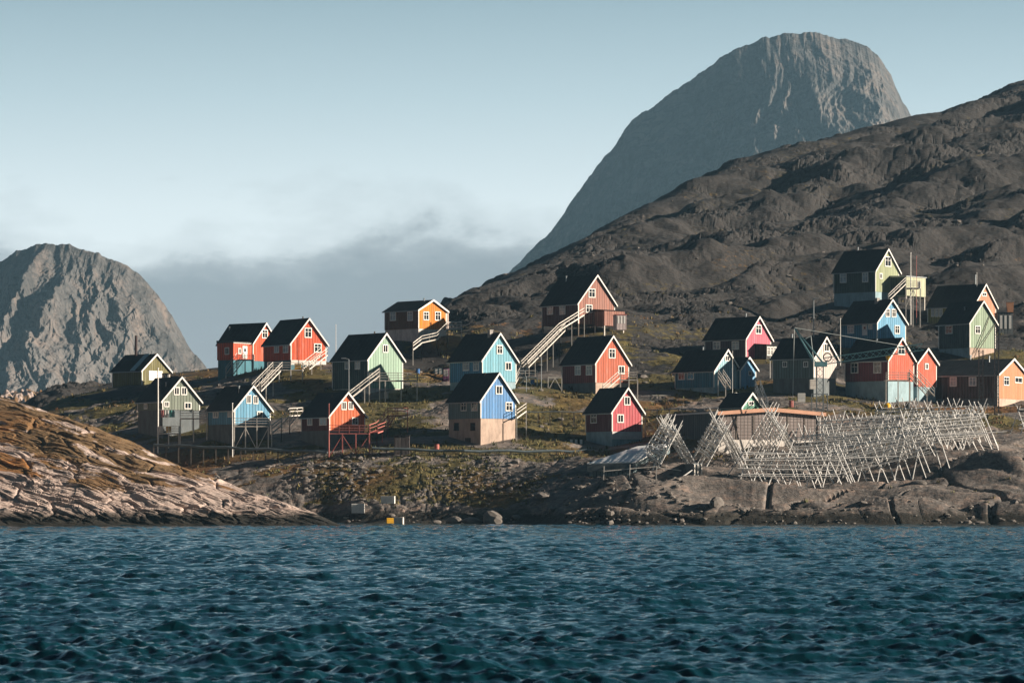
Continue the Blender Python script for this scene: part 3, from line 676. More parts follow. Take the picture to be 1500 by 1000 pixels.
def chimney(n,u,kind='steel',hh=.9,x=None,px=None):
    h=H[[q['n'] for q in H].index(n)]; root=HR[n]; Wd,Ln=h['W'],h['Len']; x=Wd*.42 if x is None else x*Wd; y=u*Ln
    z=h['ze']+(h['zr']-h['ze'])*(1-abs(x-Wd/2)/(Wd/2))
    mb=MB()
    if kind=='steel': mb.tube((x,y,z-.4),(x,y,z+hh),.1,.1,8); mb.tube((x,y,z+hh),(x,y,z+hh+.12),.17,.12,8); mb.build('chimney','metal',root)
    elif kind=='brick': mb.box(x-.28,x+.28,y-.28,y+.28,z-.5,z+hh); mb.box(x-.34,x+.34,y-.34,y+.34,z+hh,z+hh+.12); mb.build('chimney','conc',root)
    elif kind=='mast': mb.tube((x,y,z-.4),(x,y,z+hh),.23,.2,10); mb.build('chimney',plain('rusty_black_pipe',(.05,.03,.03),.7),root)
    else: mb.tube((x,y,z-.3),(x,y,z+hh),.12,.1,8); mb.build('chimney','woodd',root)
chimney('barn',.62,'mast',3.4,.45); chimney('barn',.12,'steel',.5,.5); chimney('redback',.93,'steel',.5,.35); chimney('redfront',.2,'dark',.5,.5); chimney('minthouse',.3,'dark',.5,.5)
chimney('orange',.2,'steel',.5,.45); chimney('blueupper',.22,'brick',.9,.45); chimney('bluefront',.35,'dark',.6,.45); chimney('brownupper',.75,'steel',.9,.42)
chimney('pinkhigh',.3,'steel',.6,.5); chimney('bluelow',.3,'steel',1.0,.35); chimney('redlow',.4,'dark',.5,.4); chimney('bluehigh',.35,'brick',.7,.45)
chimney('greentop',.7,'steel',.6,.5); chimney('darkred',.5,'steel',.6,.4); chimney('brownlong',.3,'steel',.9,.4); chimney('brownlong',.62,'steel',.7,.5)
chimney('yellowback',.2,'steel',1.6,.5); chimney('greengable',.4,'steel',.5,.3); chimney('whitehouse',.8,'steel',.6,.5); chimney('greyhouse',.3,'steel',.6,.3); chimney('bluelong',.6,'steel',.5,.5)
# blue-grey skylight strip on the barn roof
h=H[0]; sl=(h['zr']-h['ze'])/(h['W']/2); mb=MB(); ya,yb=h['Len']*.2,h['Len']*.36
mb.hexa([(0-.3,ya,h['ze']-sl*.3+.2),(h['W']/2,ya,h['zr']+.2),(h['W']/2,yb,h['zr']+.2),(-.3,yb,h['ze']-sl*.3+.2),(0-.3,ya,h['ze']-sl*.3+.28),(h['W']/2,ya,h['zr']+.28),(h['W']/2,yb,h['zr']+.28),(-.3,yb,h['ze']-sl*.3+.28)])
mb.build('skylight_strip',plain('roof_sheet_blue',(.25,.38,.42),.5),HR['barn'])
# ---- annexes
def annex(n,name,x0,x1,y0,y1,z0,z1,mat,roofm='felt',drop=.25,stilts=False,win=None,roofc=None):
    root=HR[n]; mb=MB(); mb.box(x0,x1,y0,y1,z0,z1); a=mb.build(name,siding(*mat),root)
    rf=MB(); rf.hexa([(x0-.15,y0-.15,z1+.004),(x1+.15,y0-.15,z1+.004),(x1+.15,y1+.0,z1+.004),(x0-.15,y1,z1+.004),(x0-.15,y0-.15,z1+.1),(x1+.15,y0-.15,z1+.1),(x1+.15,y1,z1+.1+drop),(x0-.15,y1,z1+.1+drop)])
    rf.build('annex_roof',roofm,a)
    if stilts:
        for xx in (x0+.15,x1-.15):
            for yy in (y0+.15,y1-.15):
                s=MB(); s.box(xx-.08,xx+.08,yy-.08,yy+.08,z0-2.6,z0); s.build('stilt','woodw',a)
    return a
def hh(n): return H[[q['n'] for q in H].index(n)]
h=hh('redback')   # annex projecting from the long side, its sunny side faces right
an=annex('redback','annex',-4.2,-.02,.15,3.5,h['zb'],h['ze']-.12,('bright_red_boards',(.62,.085,.028)),drop=.3)
mb=MB(); mb.box(-4.1,-.05,.25,3.4,-3,h['zb']-.01); mb.build('annex_foundation','teals',HR['redback'])
window(HR['redback'],'g',-2.2,-1.15,h['zb']+.25,h['zb']+2.15,.15,'door'); window(HR['redback'],'g',-3.2,-2.5,h['zb']+.9,h['zb']+1.8,.15); window(HR['redback'],'s',1.0,1.9,h['zb']+.8,h['zb']+1.9,-4.2)
mb=MB(); mb.beam((-4.3,.05,h['ze']-.1),(0,.05,h['ze']-.1),.05,.2); mb.build('annex_fascia','trim',an)
h=hh('brownupper'); annex('brownupper','porch',h['W']*.42,h['W']*.98,-2.6,-.02,h['zb']-.3,h['zb']+2.0,('porch_red_boards',(.33,.15,.115)),drop=.2,stilts=True)
h=hh('orange'); annex('orange','porch',h['W']+.02,h['W']+1.1,.6,2.6,h['zb']+.2,h['zb']+2.7,('porch_pale_boards',(.5,.4,.36)),drop=.1)
h=hh('greentop'); annex('greentop','annex',h['W']*.62,h['W']+3.0,-3.2,-.02,h['zb']-.6,h['zb']+2.5,('pale_sage_boards',(.5,.52,.36)),roofm='metal',drop=.15,stilts=True)
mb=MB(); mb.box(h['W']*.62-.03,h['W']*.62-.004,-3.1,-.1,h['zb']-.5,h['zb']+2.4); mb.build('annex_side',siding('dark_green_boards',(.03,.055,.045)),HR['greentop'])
window(HR['greentop'],'g',h['W']+.7,h['W']+1.5,h['zb']+.7,h['zb']+1.9,-3.2)
h=hh('pinkhigh'); a=annex('pinkhigh','porch',h['W']*.35,h['W']*.98,-2.2,-.02,h['zb']-.2,h['zb']+1.9,('black_stained_boards',(.03,.03,.03)),drop=.2,stilts=True)
for i in range(4): window(HR['pinkhigh'],'g',h['W']*.35+.12+i*.8,h['W']*.35+.8+i*.8,h['zb']+.35,h['zb']+1.7,-2.2)
annex('pinkhigh','lean_to',h['W']+.02,h['W']+2.3,.5,3.5,h['zb']+.2,h['zb']+1.8,('orange_red_boards',(.6,.2,.12)),roofm='redwood',drop=.4)
h=hh('pinklow')  # whitewashed strip under the gable
mb=MB(); mb.box(.02,h['W']-.02,-.06,.05,h['zb']-.02-1.0,h['zb']-.02); mb.build('skirting_board',plain('whitewashed_board',(.6,.56,.55),.7),HR['pinklow'])
h=hh('redfront'); mb=MB(); mb.box(.02,h['W']-.02,-.05,.07,h['zb']-.7,h['zb']-.01); mb.build('skirting_board','concw',HR['redfront'])
# name plate-free gable ladders on the green striped house
h=hh('greengable')
for (xa,za,xb,zb_) in ((.3,-.5,h['W']*.75,h['ze']+1.0),(h['W']*.25,h['zb']-.6,h['W']*1.05,h['ze']+.4)):
    mb=MB(); mb.beam((xa,-.35,za),(xb,-.12,zb_),.08); mb.build('leaning_pole','woodd',HR['greengable'])
# ------------------------------------------------------------ railings, decks, stairs
def railing(mb,a,b,hgt=1.0,posts=4,rails=(1.0,.55),w=.06):
    a=Vector(a);b=Vector(b)
    for r in rails: mb.beam(a+Vector((0,0,hgt*r)),b+Vector((0,0,hgt*r)),w*.8,w*1.3)
    for i in range(posts):
        p=a.lerp(b,i/(posts-1)); mb.beam(p,p+Vector((0,0,hgt)),w*1.2)
def deck(n,pts,zdeck_py,Y0,depth,mat='woodw',rail=1.0,legs=4,brace=True):
    """deck along screen line from px a to px b at height py, front edge at Y0, reaching back 'depth' metres; part of house n"""
    root=HR[n]; (pa,pb)=pts
    a=W(pa,zdeck_py,Y0); b=W(pb,zdeck_py,Y0); a2=a+Vector((0,depth,0)); b2=b+Vector((0,depth,0))
    mb=MB(); dz=Vector((0,0,.14)); mb.hexa([a-dz,b-dz,b2-dz,a2-dz,a,b,b2,a2]); d=mb.build('deck',mat,root,world=True)
    r=MB(); np_=max(3,int((b-a).length/1.3)+1); railing(r,a,b,rail,np_,(1.0,.66,.33)); railing(r,b,b2,rail,3,(1.0,.66,.33)); r.build('railing',mat,d,world=True)
    for i in range(legs):
        p=a.lerp(b,i/(legs-1)); g=ground(p.x,p.y)-.3; l=MB(); l.beam(p-dz,(p.x,p.y,min(g,p.z-.5)),.15); l.build('leg',mat,d,world=True)
    if brace:
        for i in range(legs-1):
            p=a.lerp(b,i/(legs-1)); q=a.lerp(b,(i+1)/(legs-1)); g=max(ground(p.x,p.y),p.z-3.2); l=MB()
            if i%2: l.beam(p-dz*2,(q.x,q.y,g),.09)
            else: l.beam(q-dz*2,(p.x,p.y,g),.09)
            l.build('brace',mat,d,world=True)
    return d
NS=0
def stairs(label,pts,width=1.1,mat='woodw',name='wooden_staircase',rails=2,group='wooden stairs and walkways on the hillside',gap=.27):
    """pts: list of (px,py,Y) from bottom to top; one flight or ramp per segment"""
    Ps=[W(*p) for p in pts]; root=empty(name,Ps[0],0,label,'staircase',group)
    for a,b in zip(Ps[:-1],Ps[1:]):
        d=b-a; hd=Vector((d.x,d.y,0)); side=Vector((0,1,0)) if abs(d.x)>abs(d.y)*.5 else Vector((1,0,0))
        side=side*width
        for o in (Vector((0,0,0)),side):
            m_=MB(); m_.beam(a+o,b+o,.06,.15); m_.build('stringer',mat,root,world=True)
            m_=MB(); railing(m_,a+o+Vector((0,0,.1)),b+o+Vector((0,0,.1)),.95,max(2,int(d.length/1.5)+1),(1.0,.55)); m_.build('handrail',mat,root,world=True)
        nt_=max(2,int(abs(d.z)/.2)) if abs(d.z)>.5 else max(2,int(d.length/.35))
        for i in range(nt_):
            p=a.lerp(b,(i+.5)/nt_); m_=MB(); ux=hd.normalized()*.14
            m_.hexa([p-ux,p+ux,p+ux+side,p-ux+side]+[q+Vector((0,0,.05)) for q in (p-ux,p+ux,p+ux+side,p-ux+side)]); m_.build('tread','wood' if mat=='woodw' else mat,root,world=True)
        k=max(1,int(d.length/2.6))
        for i in range(k+1):
            p=a.lerp(b,i/k if k else 0); g=ground(p.x,p.y)
            if p.z-g>.3: m_=MB(); m_.beam(p-Vector((0,0,.1)),(p.x,p.y,g-.2),.12); m_.build('support_leg',mat,root,world=True)
    return root
stairs('long pale stairway climbing to the faded brown red house on stilts',[(757,546,492),(819,484,508),(856,461,514)],.9)
stairs('short stairs from the crossed-leg platform down behind the front blue house',[(735,580,480),(752,546,488)],1.1)
stairs('wide pale stairs running down left from the mint gabled house',[(512,584,474),(556,550,476)],1.2)
stairs('pale stairs descending to the lower left from the deck of the red ridge house',[(369,573,478),(400,541,486)],1.3)
stairs('short stairs up to the right corner of the red ridge house',[(443,541,494),(470,520,499)],1.0)
stairs('white stairs on the left of the bright red ridge house with the lean-to',[(331,548,508),(347,527,511)],1.1)
stairs('red painted steps and walkway right of the vermilion house',[(541,634,448),(552,630,450),(568,609,455),(597,608,457)],1.1,'redwood')
stairs('white steps between the sky blue house and the vermilion house',[(398,634,456),(412,623,458),(424,609,461),(443,608,463)],1.1)
stairs('steps zigzagging down from the orange house on the crest',[(605,512,520),(618,502,522),(640,497,524),(655,482,526),(676,481,530)],.9)
stairs('steps in front of the coral red house above the pink one',[(883,575,476),(908,553,478)],1.0)
stairs('steps down in front of the highest dark green house',[(1302,440,540),(1327,416,543)],1.0)
stairs('steep steps by the second gable of the petrol blue house',[(1063,569,476.5),(1052,552,480)],.7,'woodw')
stairs('long steps down right from the deck of the dark red house',[(1358,580,468),(1332,552,473)],1.0)
stairs('small fenced landing at the right corner of the front blue house',[(757,612,450),(771,602,452)],.9)
stairs('dark ladder-like steps leaning beside the little sea green gable',[(1118,600,462),(1106,568,468)],.7,'metal')
deck('greyhouse',(264,303),612,463.5,2.2,legs=3,brace=False)
deck('greyhouse',(232,262),634,462,2,legs=3,brace=False,rail=.9)
deck('bluelow',(343,393),623.5,454,2.0,legs=4)
deck('redfront',(392,443),541,494,2.6,legs=4,brace=False)
deck('minthouse',(541,611),556.5,476,2.6,legs=4,brace=False)
deck('redlow',(482,541),634,446.5,2.2,mat='redwood',legs=4)
deck('redmid',(909,934),555.5,478,2.0,legs=3,brace=False)
deck('darkred',(1298,1333),556,474,3.0,legs=3,brace=False)
deck('greentop',(1327,1348),421,545,3.0,legs=3,brace=True)
deck('redback',(347,371),526,509.5,2.2,legs=3,brace=False,rail=.7)
# free platforms
def platform(label,pa,pb,py,Y,depth,mat='woodw',name='wooden_platform',cross=True,rails=(1.0,.6)):
    a=W(pa,py,Y); b=W(pb,py,Y); root=empty(name,a,0,label,'platform',None); a2=a+Vector((0,depth,0)); b2=b+Vector((0,depth,0)); dz=Vector((0,0,.15))
    m_=MB(); m_.hexa([a-dz,b-dz,b2-dz,a2-dz,a,b,b2,a2]); m_.build('deck_board',mat,root,world=True)
    if rails: m_=MB(); railing(m_,a,b,.9,max(3,int((b-a).length/1.2)),rails); m_.build('railing',mat,root,world=True)
    k=max(2,int((b-a).length/2.2)+1)
    for i in range(k):
        for o in (Vector(),a2-a):
            p=a.lerp(b,i/(k-1))+o; g=ground(p.x,p.y)-.2; m_=MB(); m_.beam(p-dz,(p.x,p.y,min(g,p.z-.6)),.12); m_.build('leg',mat,root,world=True)
        if cross and i<k-1:
            p=a.lerp(b,i/(k-1)); q=a.lerp(b,(i+1)/(k-1)); z=p.z-1.9
            m_=MB(); m_.beam(p-dz,((p.x+q.x)/2,p.y,z),.1) if False else m_.beam(((p.x+q.x)/2,p.y,p.z-.15),(p.x,p.y,z),.1); m_.beam(((p.x+q.x)/2,p.y,p.z-.15),(q.x,q.y,z),.1); m_.build('brace',mat,root,world=True)
platform('pale timber platform with crossed legs at the foot of the long stairway',752,787,552,486,2.5)
platform('small white trestle stand left of the coral red house',803,823,552,484,1.2,rails=None)
# ------------------------------------------------------------ poles and lamps
def pole(label,px,py0,py1,Y,r=.06,mat='white',name='flagpole',cat='pole',group=None,arm=0):
    a=W(px,py1,Y); g=ground(a.x,a.y); b=W(px,py0,Y); a.z=min(a.z,g+.0)-.3; root=empty(name,a,0,label,cat,group)
    m_=MB(); m_.tube(a,b,r,r*.7,8); m_.build('post',mat,root,world=True)
    if arm:
        m_=MB(); e=b+Vector((arm,-.1,.12)); m_.tube(b,e,r*.6,r*.5,6); m_.build('arm',mat,root,world=True)
        m_=MB(); m_.box(e.x-.32,e.x+.32,e.y-.13,e.y+.13,e.z-.06,e.z+.08); m_.build('lamp_head','metal' if mat!='white' else 'white',root,world=True)
    else:
        m_=MB(); m_.tube(b,b+Vector((0,0,.12)),r*1.3,r*.8,8); m_.build('finial',mat,root,world=True)
    return root
pole('tall white pole in front of the grey green house',231.5,540,648,460,.11)
pole('white pole at the corner deck of the sky blue house',340.5,591,652,453,.08)
pole('pale pink pole at the near corner of the vermilion house',482,592,660,446,.06,'redwood')
pole('thin white flagpole between the red ridge house and the mint house',492,476,520,500,.05)
pole('dark street lamp before the mint gabled house',511,526,578,468,.08,'metal','street_lamp','street lamp',None,-.7)
pole('street lamp right of the crossed-leg platform',793,524,598,478,.07,'metal','street_lamp','street lamp',None,-.5)
pole('thin bare post below the crossed-leg platform',771,552,602,476,.06,'metal')
pole('street lamp on the dark slope above the crane',1192,438,520,520,.09,'metal','street_lamp','street lamp',None,.45)
pole('dark post on the rock right of the coral red house',936,516,546,500,.05,'dmetal')
pole('white flagpole at the left end of the clear blue house',1231,467,505,506,.07)
pole('tall white post by the annex of the highest dark green house',1334,371,412,546,.1)
pole('thin red post by the annex of the highest dark green house',1342.5,376,412,547,.05,'redwood')
pole('grey post rising behind the salmon gable',1431,400,445,548,.05)
pole('thin grey cable post in front of the petrol blue house',1073,515,577,474,.04)
pole('grey post right of the pink house lean-to',1128,512,560,496,.05)
def lattice(label,px,py0,py1,Y,w=.55,mat='dmetal',name='lattice_mast'):
    a=W(px,py1,Y); b=W(px,py0,Y); root=empty(name,a,0,label,'mast')
    legs=[Vector((sx*w/2,sy*w/2,0)) for sx,sy in((-1,-1),(1,-1),(1,1),(-1,1))]; a.z=min(a.z,ground(a.x,a.y))-.2
    for l in legs: m_=MB(); m_.beam(a+l,b+l,.07); m_.build('mast_leg',mat,root,world=True)
    k=int((b.z-a.z)/w); m_=MB()
    for i in range(k):
        z0=a.z+(b.z-a.z)*i/k; z1=a.z+(b.z-a.z)*(i+1)/k
        for j in range(4):
            p=a+legs[j]; q=a+legs[(j+1)%4]
            if (i+j)%2: p,q=q,p
            m_.beam((p.x,p.y,z0),(q.x,q.y,z1),.04)
    m_.build('lattice_bracing',mat,root,world=True); return root
lattice('dark lattice mast, left one of the pair before the long brown house',1437,513,612,462)
lattice('dark lattice mast, right one of the pair before the terracotta gable',1460,478,612,462)
# ------------------------------------------------------------ crane
Yk=463; root=empty('tower_crane',W(1207,600,Yk),0,'teal jib crane with lattice boom beside the white gabled house','crane')
def latbeam(name,a,b,w,mat,sub='bracing',n=None,root=root,tri=False):
    a=Vector(a);b=Vector(b);d=(b-a); ax=d.normalized(); up=Vector((0,0,1)) if abs(ax.z)<.8 else Vector((0,1,0)); x=ax.cross(up).normalized()*w/2; z=x.cross(ax).normalized()*w/2
    cs=[-x-z,x-z,x+z,-x+z]; m_=MB()
    for c in cs: m_.beam(a+c,b+c,.09)
    o=m_.build(name,mat,root,world=True); m_=MB(); n=n or int(d.length/w)
    for i in range(n):
        p=a+d*i/n; q=a+d*(i+1)/n
        for j in range(4):
            u_,v_=cs[j],cs[(j+1)%4]
            if i%2: u_,v_=v_,u_
            m_.beam(p+u_,q+v_,.055)
    m_.build(sub,mat,o,world=True); return o
latbeam('mast',W(1201,606,Yk),W(1201,536,Yk),.9,'metal')
base_=W(1203,533,Yk); m_=MB(); m_.box(base_.x-.9,base_.x+.75,Yk-.7,Yk+.7,base_.z-.35,base_.z+.3); m_.build('slewing_platform','teal',root,world=True)
latbeam('jib',W(1206,529,Yk),W(1352,508,Yk-1),.85,'teal')
top=W(1163.5,480,Yk)
for (x,dy) in ((1190,-.5),(1195,.5),(1203,-.5),(1206,.5)):
    m_=MB(); m_.beam(W(x,530,Yk)+Vector((0,dy,0)),top+Vector((0,dy*.3,0)),.13); m_.build('mast_strut','teal',root,world=True)
for tgt in (W(1250,497,Yk),):
    m_=MB(); m_.tube(top,W(1319,506,Yk),.045,.045,5); m_.build('stay_cable','cream',root,world=True)
m_=MB(); m_.tube(top,W(1161,596,Yk),.04,.04,5); m_.build('hoist_cable','cream',root,world=True)
m_=MB(); m_.tube(W(1192,530,Yk),W(1188,492,Yk),.05,.05,5); m_.tube(W(1188,492,Yk),W(1180,496,Yk),.05,.05,5); m_.build('jib_tie','cream',root,world=True)
m_=MB(); c=W(1212,523,Yk-.6)
for i in range(14):
    t0=2*math.pi*i/14; t1=2*math.pi*(i+1)/14; m_.tube(c+Vector((math.cos(t0)*.55,0,math.sin(t0)*.55)),c+Vector((math.cos(t1)*.55,0,math.sin(t1)*.55)),.09,.09,6)
m_.build('winch_drum','dmetal',root,world=True)
m_=MB(); p=W(1300,524,Yk-.5); m_.tube(p+Vector((0,-.2,.25)),p+Vector((0,-.2,-.3)),.3,.15,8); m_.build('hook_block','yellow',root,world=True)
# mast pedestal frame
m_=MB()
for x in (1189,1212): 
    m_.beam(W(x,606,Yk-1),W(x,576,Yk-1),.12)
m_.beam(W(1189,577,Yk-1),W(1212,577,Yk-1),.12); m_.build('pedestal_frame','metal',root,world=True)
# ------------------------------------------------------------ warehouse and boat shed
Yw_=436; th=math.radians(21); cc=W(1053,650,Yw_); root=empty('warehouse',cc,th,'low wide warehouse with orange fascia behind the fish racks','warehouse')
s=F/Yw_; t=(1053-CX)/F; Ww=152/(s*(math.cos(th)-t*math.sin(th))); Lw=78/(s*(math.sin(th)+t*math.cos(th)))
z1=3.95; za=z1+.55
m_=MB(); m_.prism([(0,.55),(0,z1),(Ww/2,za),(Ww,z1),(Ww,.55)][::-1],0,Lw); o=m_.build('wall',siding('grey_sheet_boards',(.24,.2,.19),.3,.5),root)
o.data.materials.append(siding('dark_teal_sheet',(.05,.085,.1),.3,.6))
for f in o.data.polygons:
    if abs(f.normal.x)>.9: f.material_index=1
m_=MB(); m_.box(-.1,Ww+.1,-.1,Lw+.1,-3,.55); m_.build('foundation','concw',root)
m_=MB(); m_.prism([(-.4,z1),(Ww/2,za+.02),(Ww+.4,z1),(Ww+.4,z1+.14),(Ww/2,za+.16),(-.4,z1+.14)][::-1],-.5,Lw+.5); ro=m_.build('roof','felt2',root)
m_=MB(); m_.prism([(-.42,z1-.28),(Ww/2,za-.3),(Ww+.42,z1-.28),(Ww+.42,z1+.17),(Ww/2,za+.2),(-.42,z1+.17)][::-1],-.58,-.502); m_.build('fascia',plain('orange_brown_fascia',(.55,.3,.2),.6,.25,1),ro)
m_=MB(); m_.box(-.46,-.42,-.5,Lw+.5,z1-.02,z1+.17); m_.build('gutter','cream',ro)
for i in range(1,6):
    m_=MB(); x=Ww*i/6; m_.box(x-.08,x+.08,-.06,-.004,.6,z1-.3); m_.build('wall_batten','woodd',root)
for i in range(7):
    m_=MB(); m_.box(.1,Ww-.1,-.035,-.006,.75+i*.42,.79+i*.42); m_.build('wall_rail',plain('rail_grey',(.15,.13,.12)),root)
m_=MB(); x=Ww-.3; m_.tube((x,-.2,-.2),(x,-.2,z1-.1),.07,.07,6); m_.build('drain_pipe','white',root)
# boat shed: white sloping roof, dark front
Yb=428; a=W(861,683,Yb); b=W(948,673,Yb); root=empty('boat_shed',a,0,'low shed with a broad white sloping roof below the pink house','shed')
A=W(860,680,Yb); B=W(931,678,Yb); C_=W(985,650,Yb+9); D_=W(934,655,Yb+9)
u_=Vector((0,0,.16)); m_=MB(); m_.hexa([A,B,C_,D_,A+u_,B+u_,C_+u_,D_+u_]); m_.build('roof',plain('white_sheet_roof',(.72,.72,.72),.5,.2,.8),root,world=True)
m_=MB(); ins=Vector((.25,.25,-.01)); A2,B2,C2,D2=A+Vector((.3,.3,0)),B+Vector((-.3,.3,0)),C_+Vector((-.3,-.3,0)),D_+Vector((.3,-.3,0)); dn=Vector((0,0,-3.0))
m_.hexa([A2+dn,B2+dn,C2+dn,D2+dn,A2,B2,C2,D2]); m_.build('wall',siding('shed_dark_boards',(.16,.22,.24),.3),root,world=True)
m_=MB(); m_.beam(A+Vector((0,-.03,-.45)),B+Vector((0,-.03,-.45)),.05,.95); m_.build('fascia',plain('grey_fascia',(.12,.14,.15)),root,world=True)
# corrugated bin in front of the racks
a=W(1016,707,418); root=empty('storage_hut',a,R(25),'small grey corrugated hut in front of the second fish rack','hut')
m_=MB(); m_.box(0,1.2,0,6.2,-1,2.3); m_.build('wall',siding('corrugated_grey',(.2,.21,.21),.4,.16),root)
m_=MB(); m_.box(-.1,1.3,-.1,6.3,2.3,2.38); m_.build('roof','metal',root)
for x in (.1,.55,1.05): m_=MB(); m_.box(x-.07,x+.07,-.12,-.01,-.6,2.28); m_.build('post','woodw',root)
# dark tank shed below the red stairs
root=empty('water_tank',W(577,657,444),0,'dark square tank hut on the slope right of the vermilion house','tank')
a=W(577,657,444); m_=MB(); m_.box(a.x,a.x+2.0,444,446,a.z-1,a.z+1.7); m_.build('wall',siding('tank_dark',(.07,.055,.055),.3),root,world=True)
m_=MB(); m_.box(a.x-.1,a.x+2.1,443.9,446.1,a.z+1.7,a.z+1.8); m_.build('roof','felt',root,world=True)
# distant containers and sheds
def smallbox(name,label,cat,px0,px1,py0,py1,Y,depth,mat,roofm='metal',rot=0,extra=None):
    a=W(px0,py1,Y); b=W(px1,py0,Y); root=empty(name,a,rot,label,cat); w=b.x-a.x; hz=b.z-a.z
    m_=MB(); m_.box(0,w,0,depth,-.8,hz); m_.build('wall',mat if not isinstance(mat,tuple) else siding(*mat),root)
    m_=MB(); m_.box(-.08,w+.08,-.08,depth+.08,hz,hz+.09); m_.build('roof',roofm,root)
    for i in range(3):
        x=w*(.12+.3*i); m_=MB(); m_.box(x,x+w*.16,-.03,-.003,hz*.1,hz*.85); m_.build('panel',extra or 'white',root)
    return root
smallbox('storage_container','teal and pink container behind the aqua gabled house','container',635,655,538,551,508,2.5,('container_teal',(.25,.36,.38)),'felt')
smallbox('storage_container','magenta container end beside the aqua gabled house','container',649,657.5,539,552,504,1.5,('container_magenta',(.25,.06,.2)),'felt')
smallbox('garden_shed','small white and pink shed right of the stilted brown house','shed',903,918,461,475,514,2.5,('shed_pink_white',(.6,.5,.5)),'redwood',R(10))
smallbox('garden_shed','tiny pale shed at the right wall of the olive barn','shed',241,250,547,555,528,1.6,('shed_tan',(.35,.27,.2)),'felt2',R(20))
smallbox('storage_box','dark crate row behind the ridge flagpole','crate',492,512,528,538,492,1.5,('crate_dark',(.08,.08,.08)),'felt')
smallbox('garden_shed','low grey building with an orange chimney at the far right edge','shed',1462,1484,458,484,540,4,('shed_slate',(.1,.12,.13)),'felt')
a=W(1480,456,541); root=empty('brick_chimney',a,0,'orange chimney stack at the far right edge','chimney'); m_=MB(); m_.prism([(-.55,1.5),(-.25,-1.5),(.4,-1.5),(.55,1.5)][::-1],0,.8); m_.build('stack',plain('orange_brick',(.5,.24,.13)),root); m_=MB(); m_.box(-.62,.62,-.05,.85,1.5,1.62); m_.build('cap','conc',root)
smallbox('garden_shed','dark green lattice hut left of the pink house basement','hut',832,856,641,656,452,2,('hut_green',(.03,.06,.05)),'felt')
for i,(px,py,Y,w,hgt,mt,lb) in enumerate([(515,743,429,1.6,.8,'white','white fish crate stack on the cove slope, left of the big bright crate'),(558,729,428,1.7,.55,'white','big bright white crate above the brown boulder in the cove'),
  (567,768,419,.9,.7,'yellow','yellow crate at the waterline of the cove'),(577,768.5,418,1.1,.8,'concw','cream crate beside the yellow one at the waterline'),
  (1187,562,466,1.0,.9,'woodw','pale board panel beside the crane foot'),(1169,581,466,1.0,.8,'white','white crate left of the crane foot'),
  (594,538-0,500,.9,.7,'yellow','')]):
    if not lb: continue
    a=W(px,py,Y); g=ground(a.x,a.y); a.z=max(g,a.z-.3) if py<765 else max(g,.1); root=empty('crate',a,random.uniform(-.2,.4),lb,'crate','crates and boxes lying about')
    m_=MB(); m_.box(0,w,0,.8,-.4,hgt); m_.build('crate_body',mt,root); m_=MB()
    for k in range(3): m_.box(-.03,w+.03,-.03,-.004,hgt*(.2+.3*k),hgt*(.2+.3*k)+.07)
    m_.build('slat',mt,root)
h=hh('redfront'); a=W(436,541,494.5); root=empty('plastic_box',a,0,'yellow box standing on the deck of the red ridge house','box'); m_=MB(); m_.box(-.45,.45,.2,.8,0,.75); m_.build('box_body','yellow',root); m_=MB(); m_.box(-.5,.5,.15,.85,.75,.85); m_.build('lid','yellow',root)
# household things standing about
def buoy(px,py,Y,lb,mt='yellow'):
    a=W(px,py,Y); a.z=ground(a.x,a.y); root=empty('marker_buoy',a,0,lb,'buoy'); m_=MB(); m_.tube((0,0,0),(0,0,.35),.2,.5,12); m_.tube((0,0,.35),(0,0,.75),.5,.45,12); m_.tube((0,0,.75),(0,0,1.0),.45,.15,12); m_.build('float',mt,root)
    m_=MB(); m_.tube((0,0,1.0),(0,0,1.2),.06,.06,8); m_.build('eye',"metal",root)
buoy(1300,600,468,'yellow buoy on the ground before the blue grey garage')
def drum(px,py,Y,lb,mt):
    a=W(px,py,Y); a.z=ground(a.x,a.y)-.05; root=empty('barrel',a,0,lb,'barrel'); m_=MB()
    for k in range(3): m_.tube((0,0,.3*k),(0,0,.3*k+.28),.3,.3,14); m_.tube((0,0,.3*k+.28),(0,0,.3*k+.3),.33,.33,14)
    m_.build('drum',mt,root); m_=MB(); m_.tube((0,0,.9),(0,0,.93),.27,.27,14); m_.build('lid',mt,root)
M['bluep']=plain('blue_plastic',(.05,.16,.4),.5)
drum(892,572,478,'white drum beside the steps of the coral red house','white')
drum(566,566,479,'white drum under the deck of the mint gabled house','white')
drum(612,549,505,'blue drum on the slope right of the mint gabled house','bluep')
drum(1077,578,477,'white drum between the two blue gables','white')
drum(1159,590,468,'rust red drum at the left of the crane cable','redwood')
drum(780,556,487,'blue drum on the ground at the foot of the long stairway','bluep')
drum(1330,596,470,'black drum below the steps of the dark red house','dmetal')
drum(640,652,446,'rusty drum on the grass left of the nearest blue house','redwood')
def planks(px,py,Y,n,L_,lb):
    a=W(px,py,Y); a.z=ground(a.x,a.y); root=empty('plank_stack',a,random.uniform(-.2,.3),lb,'planks')
    for k in range(n):
        o=rk0.uniform(-.25,.25); m_=MB(); m_.beam((o,.16*(k%4),.08+.07*(k//4)),(L_+o,.16*(k%4)+.05,.1+.07*(k//4)),.13,.05); m_.build('plank','wood' if k%2 else 'woodw',root)
rk0=random.Random(4)
planks(592,551,500,9,3.2,'pile of pale planks on the slope right of the mint house deck'); planks(505,736,430,5,2.4,'driftwood planks in the cove, far left of the crates')
planks(1135,588,470,8,3.0,'pile of planks under the weathered grey house'); planks(955,583,482,7,2.6,'pile of planks right of the coral red house')
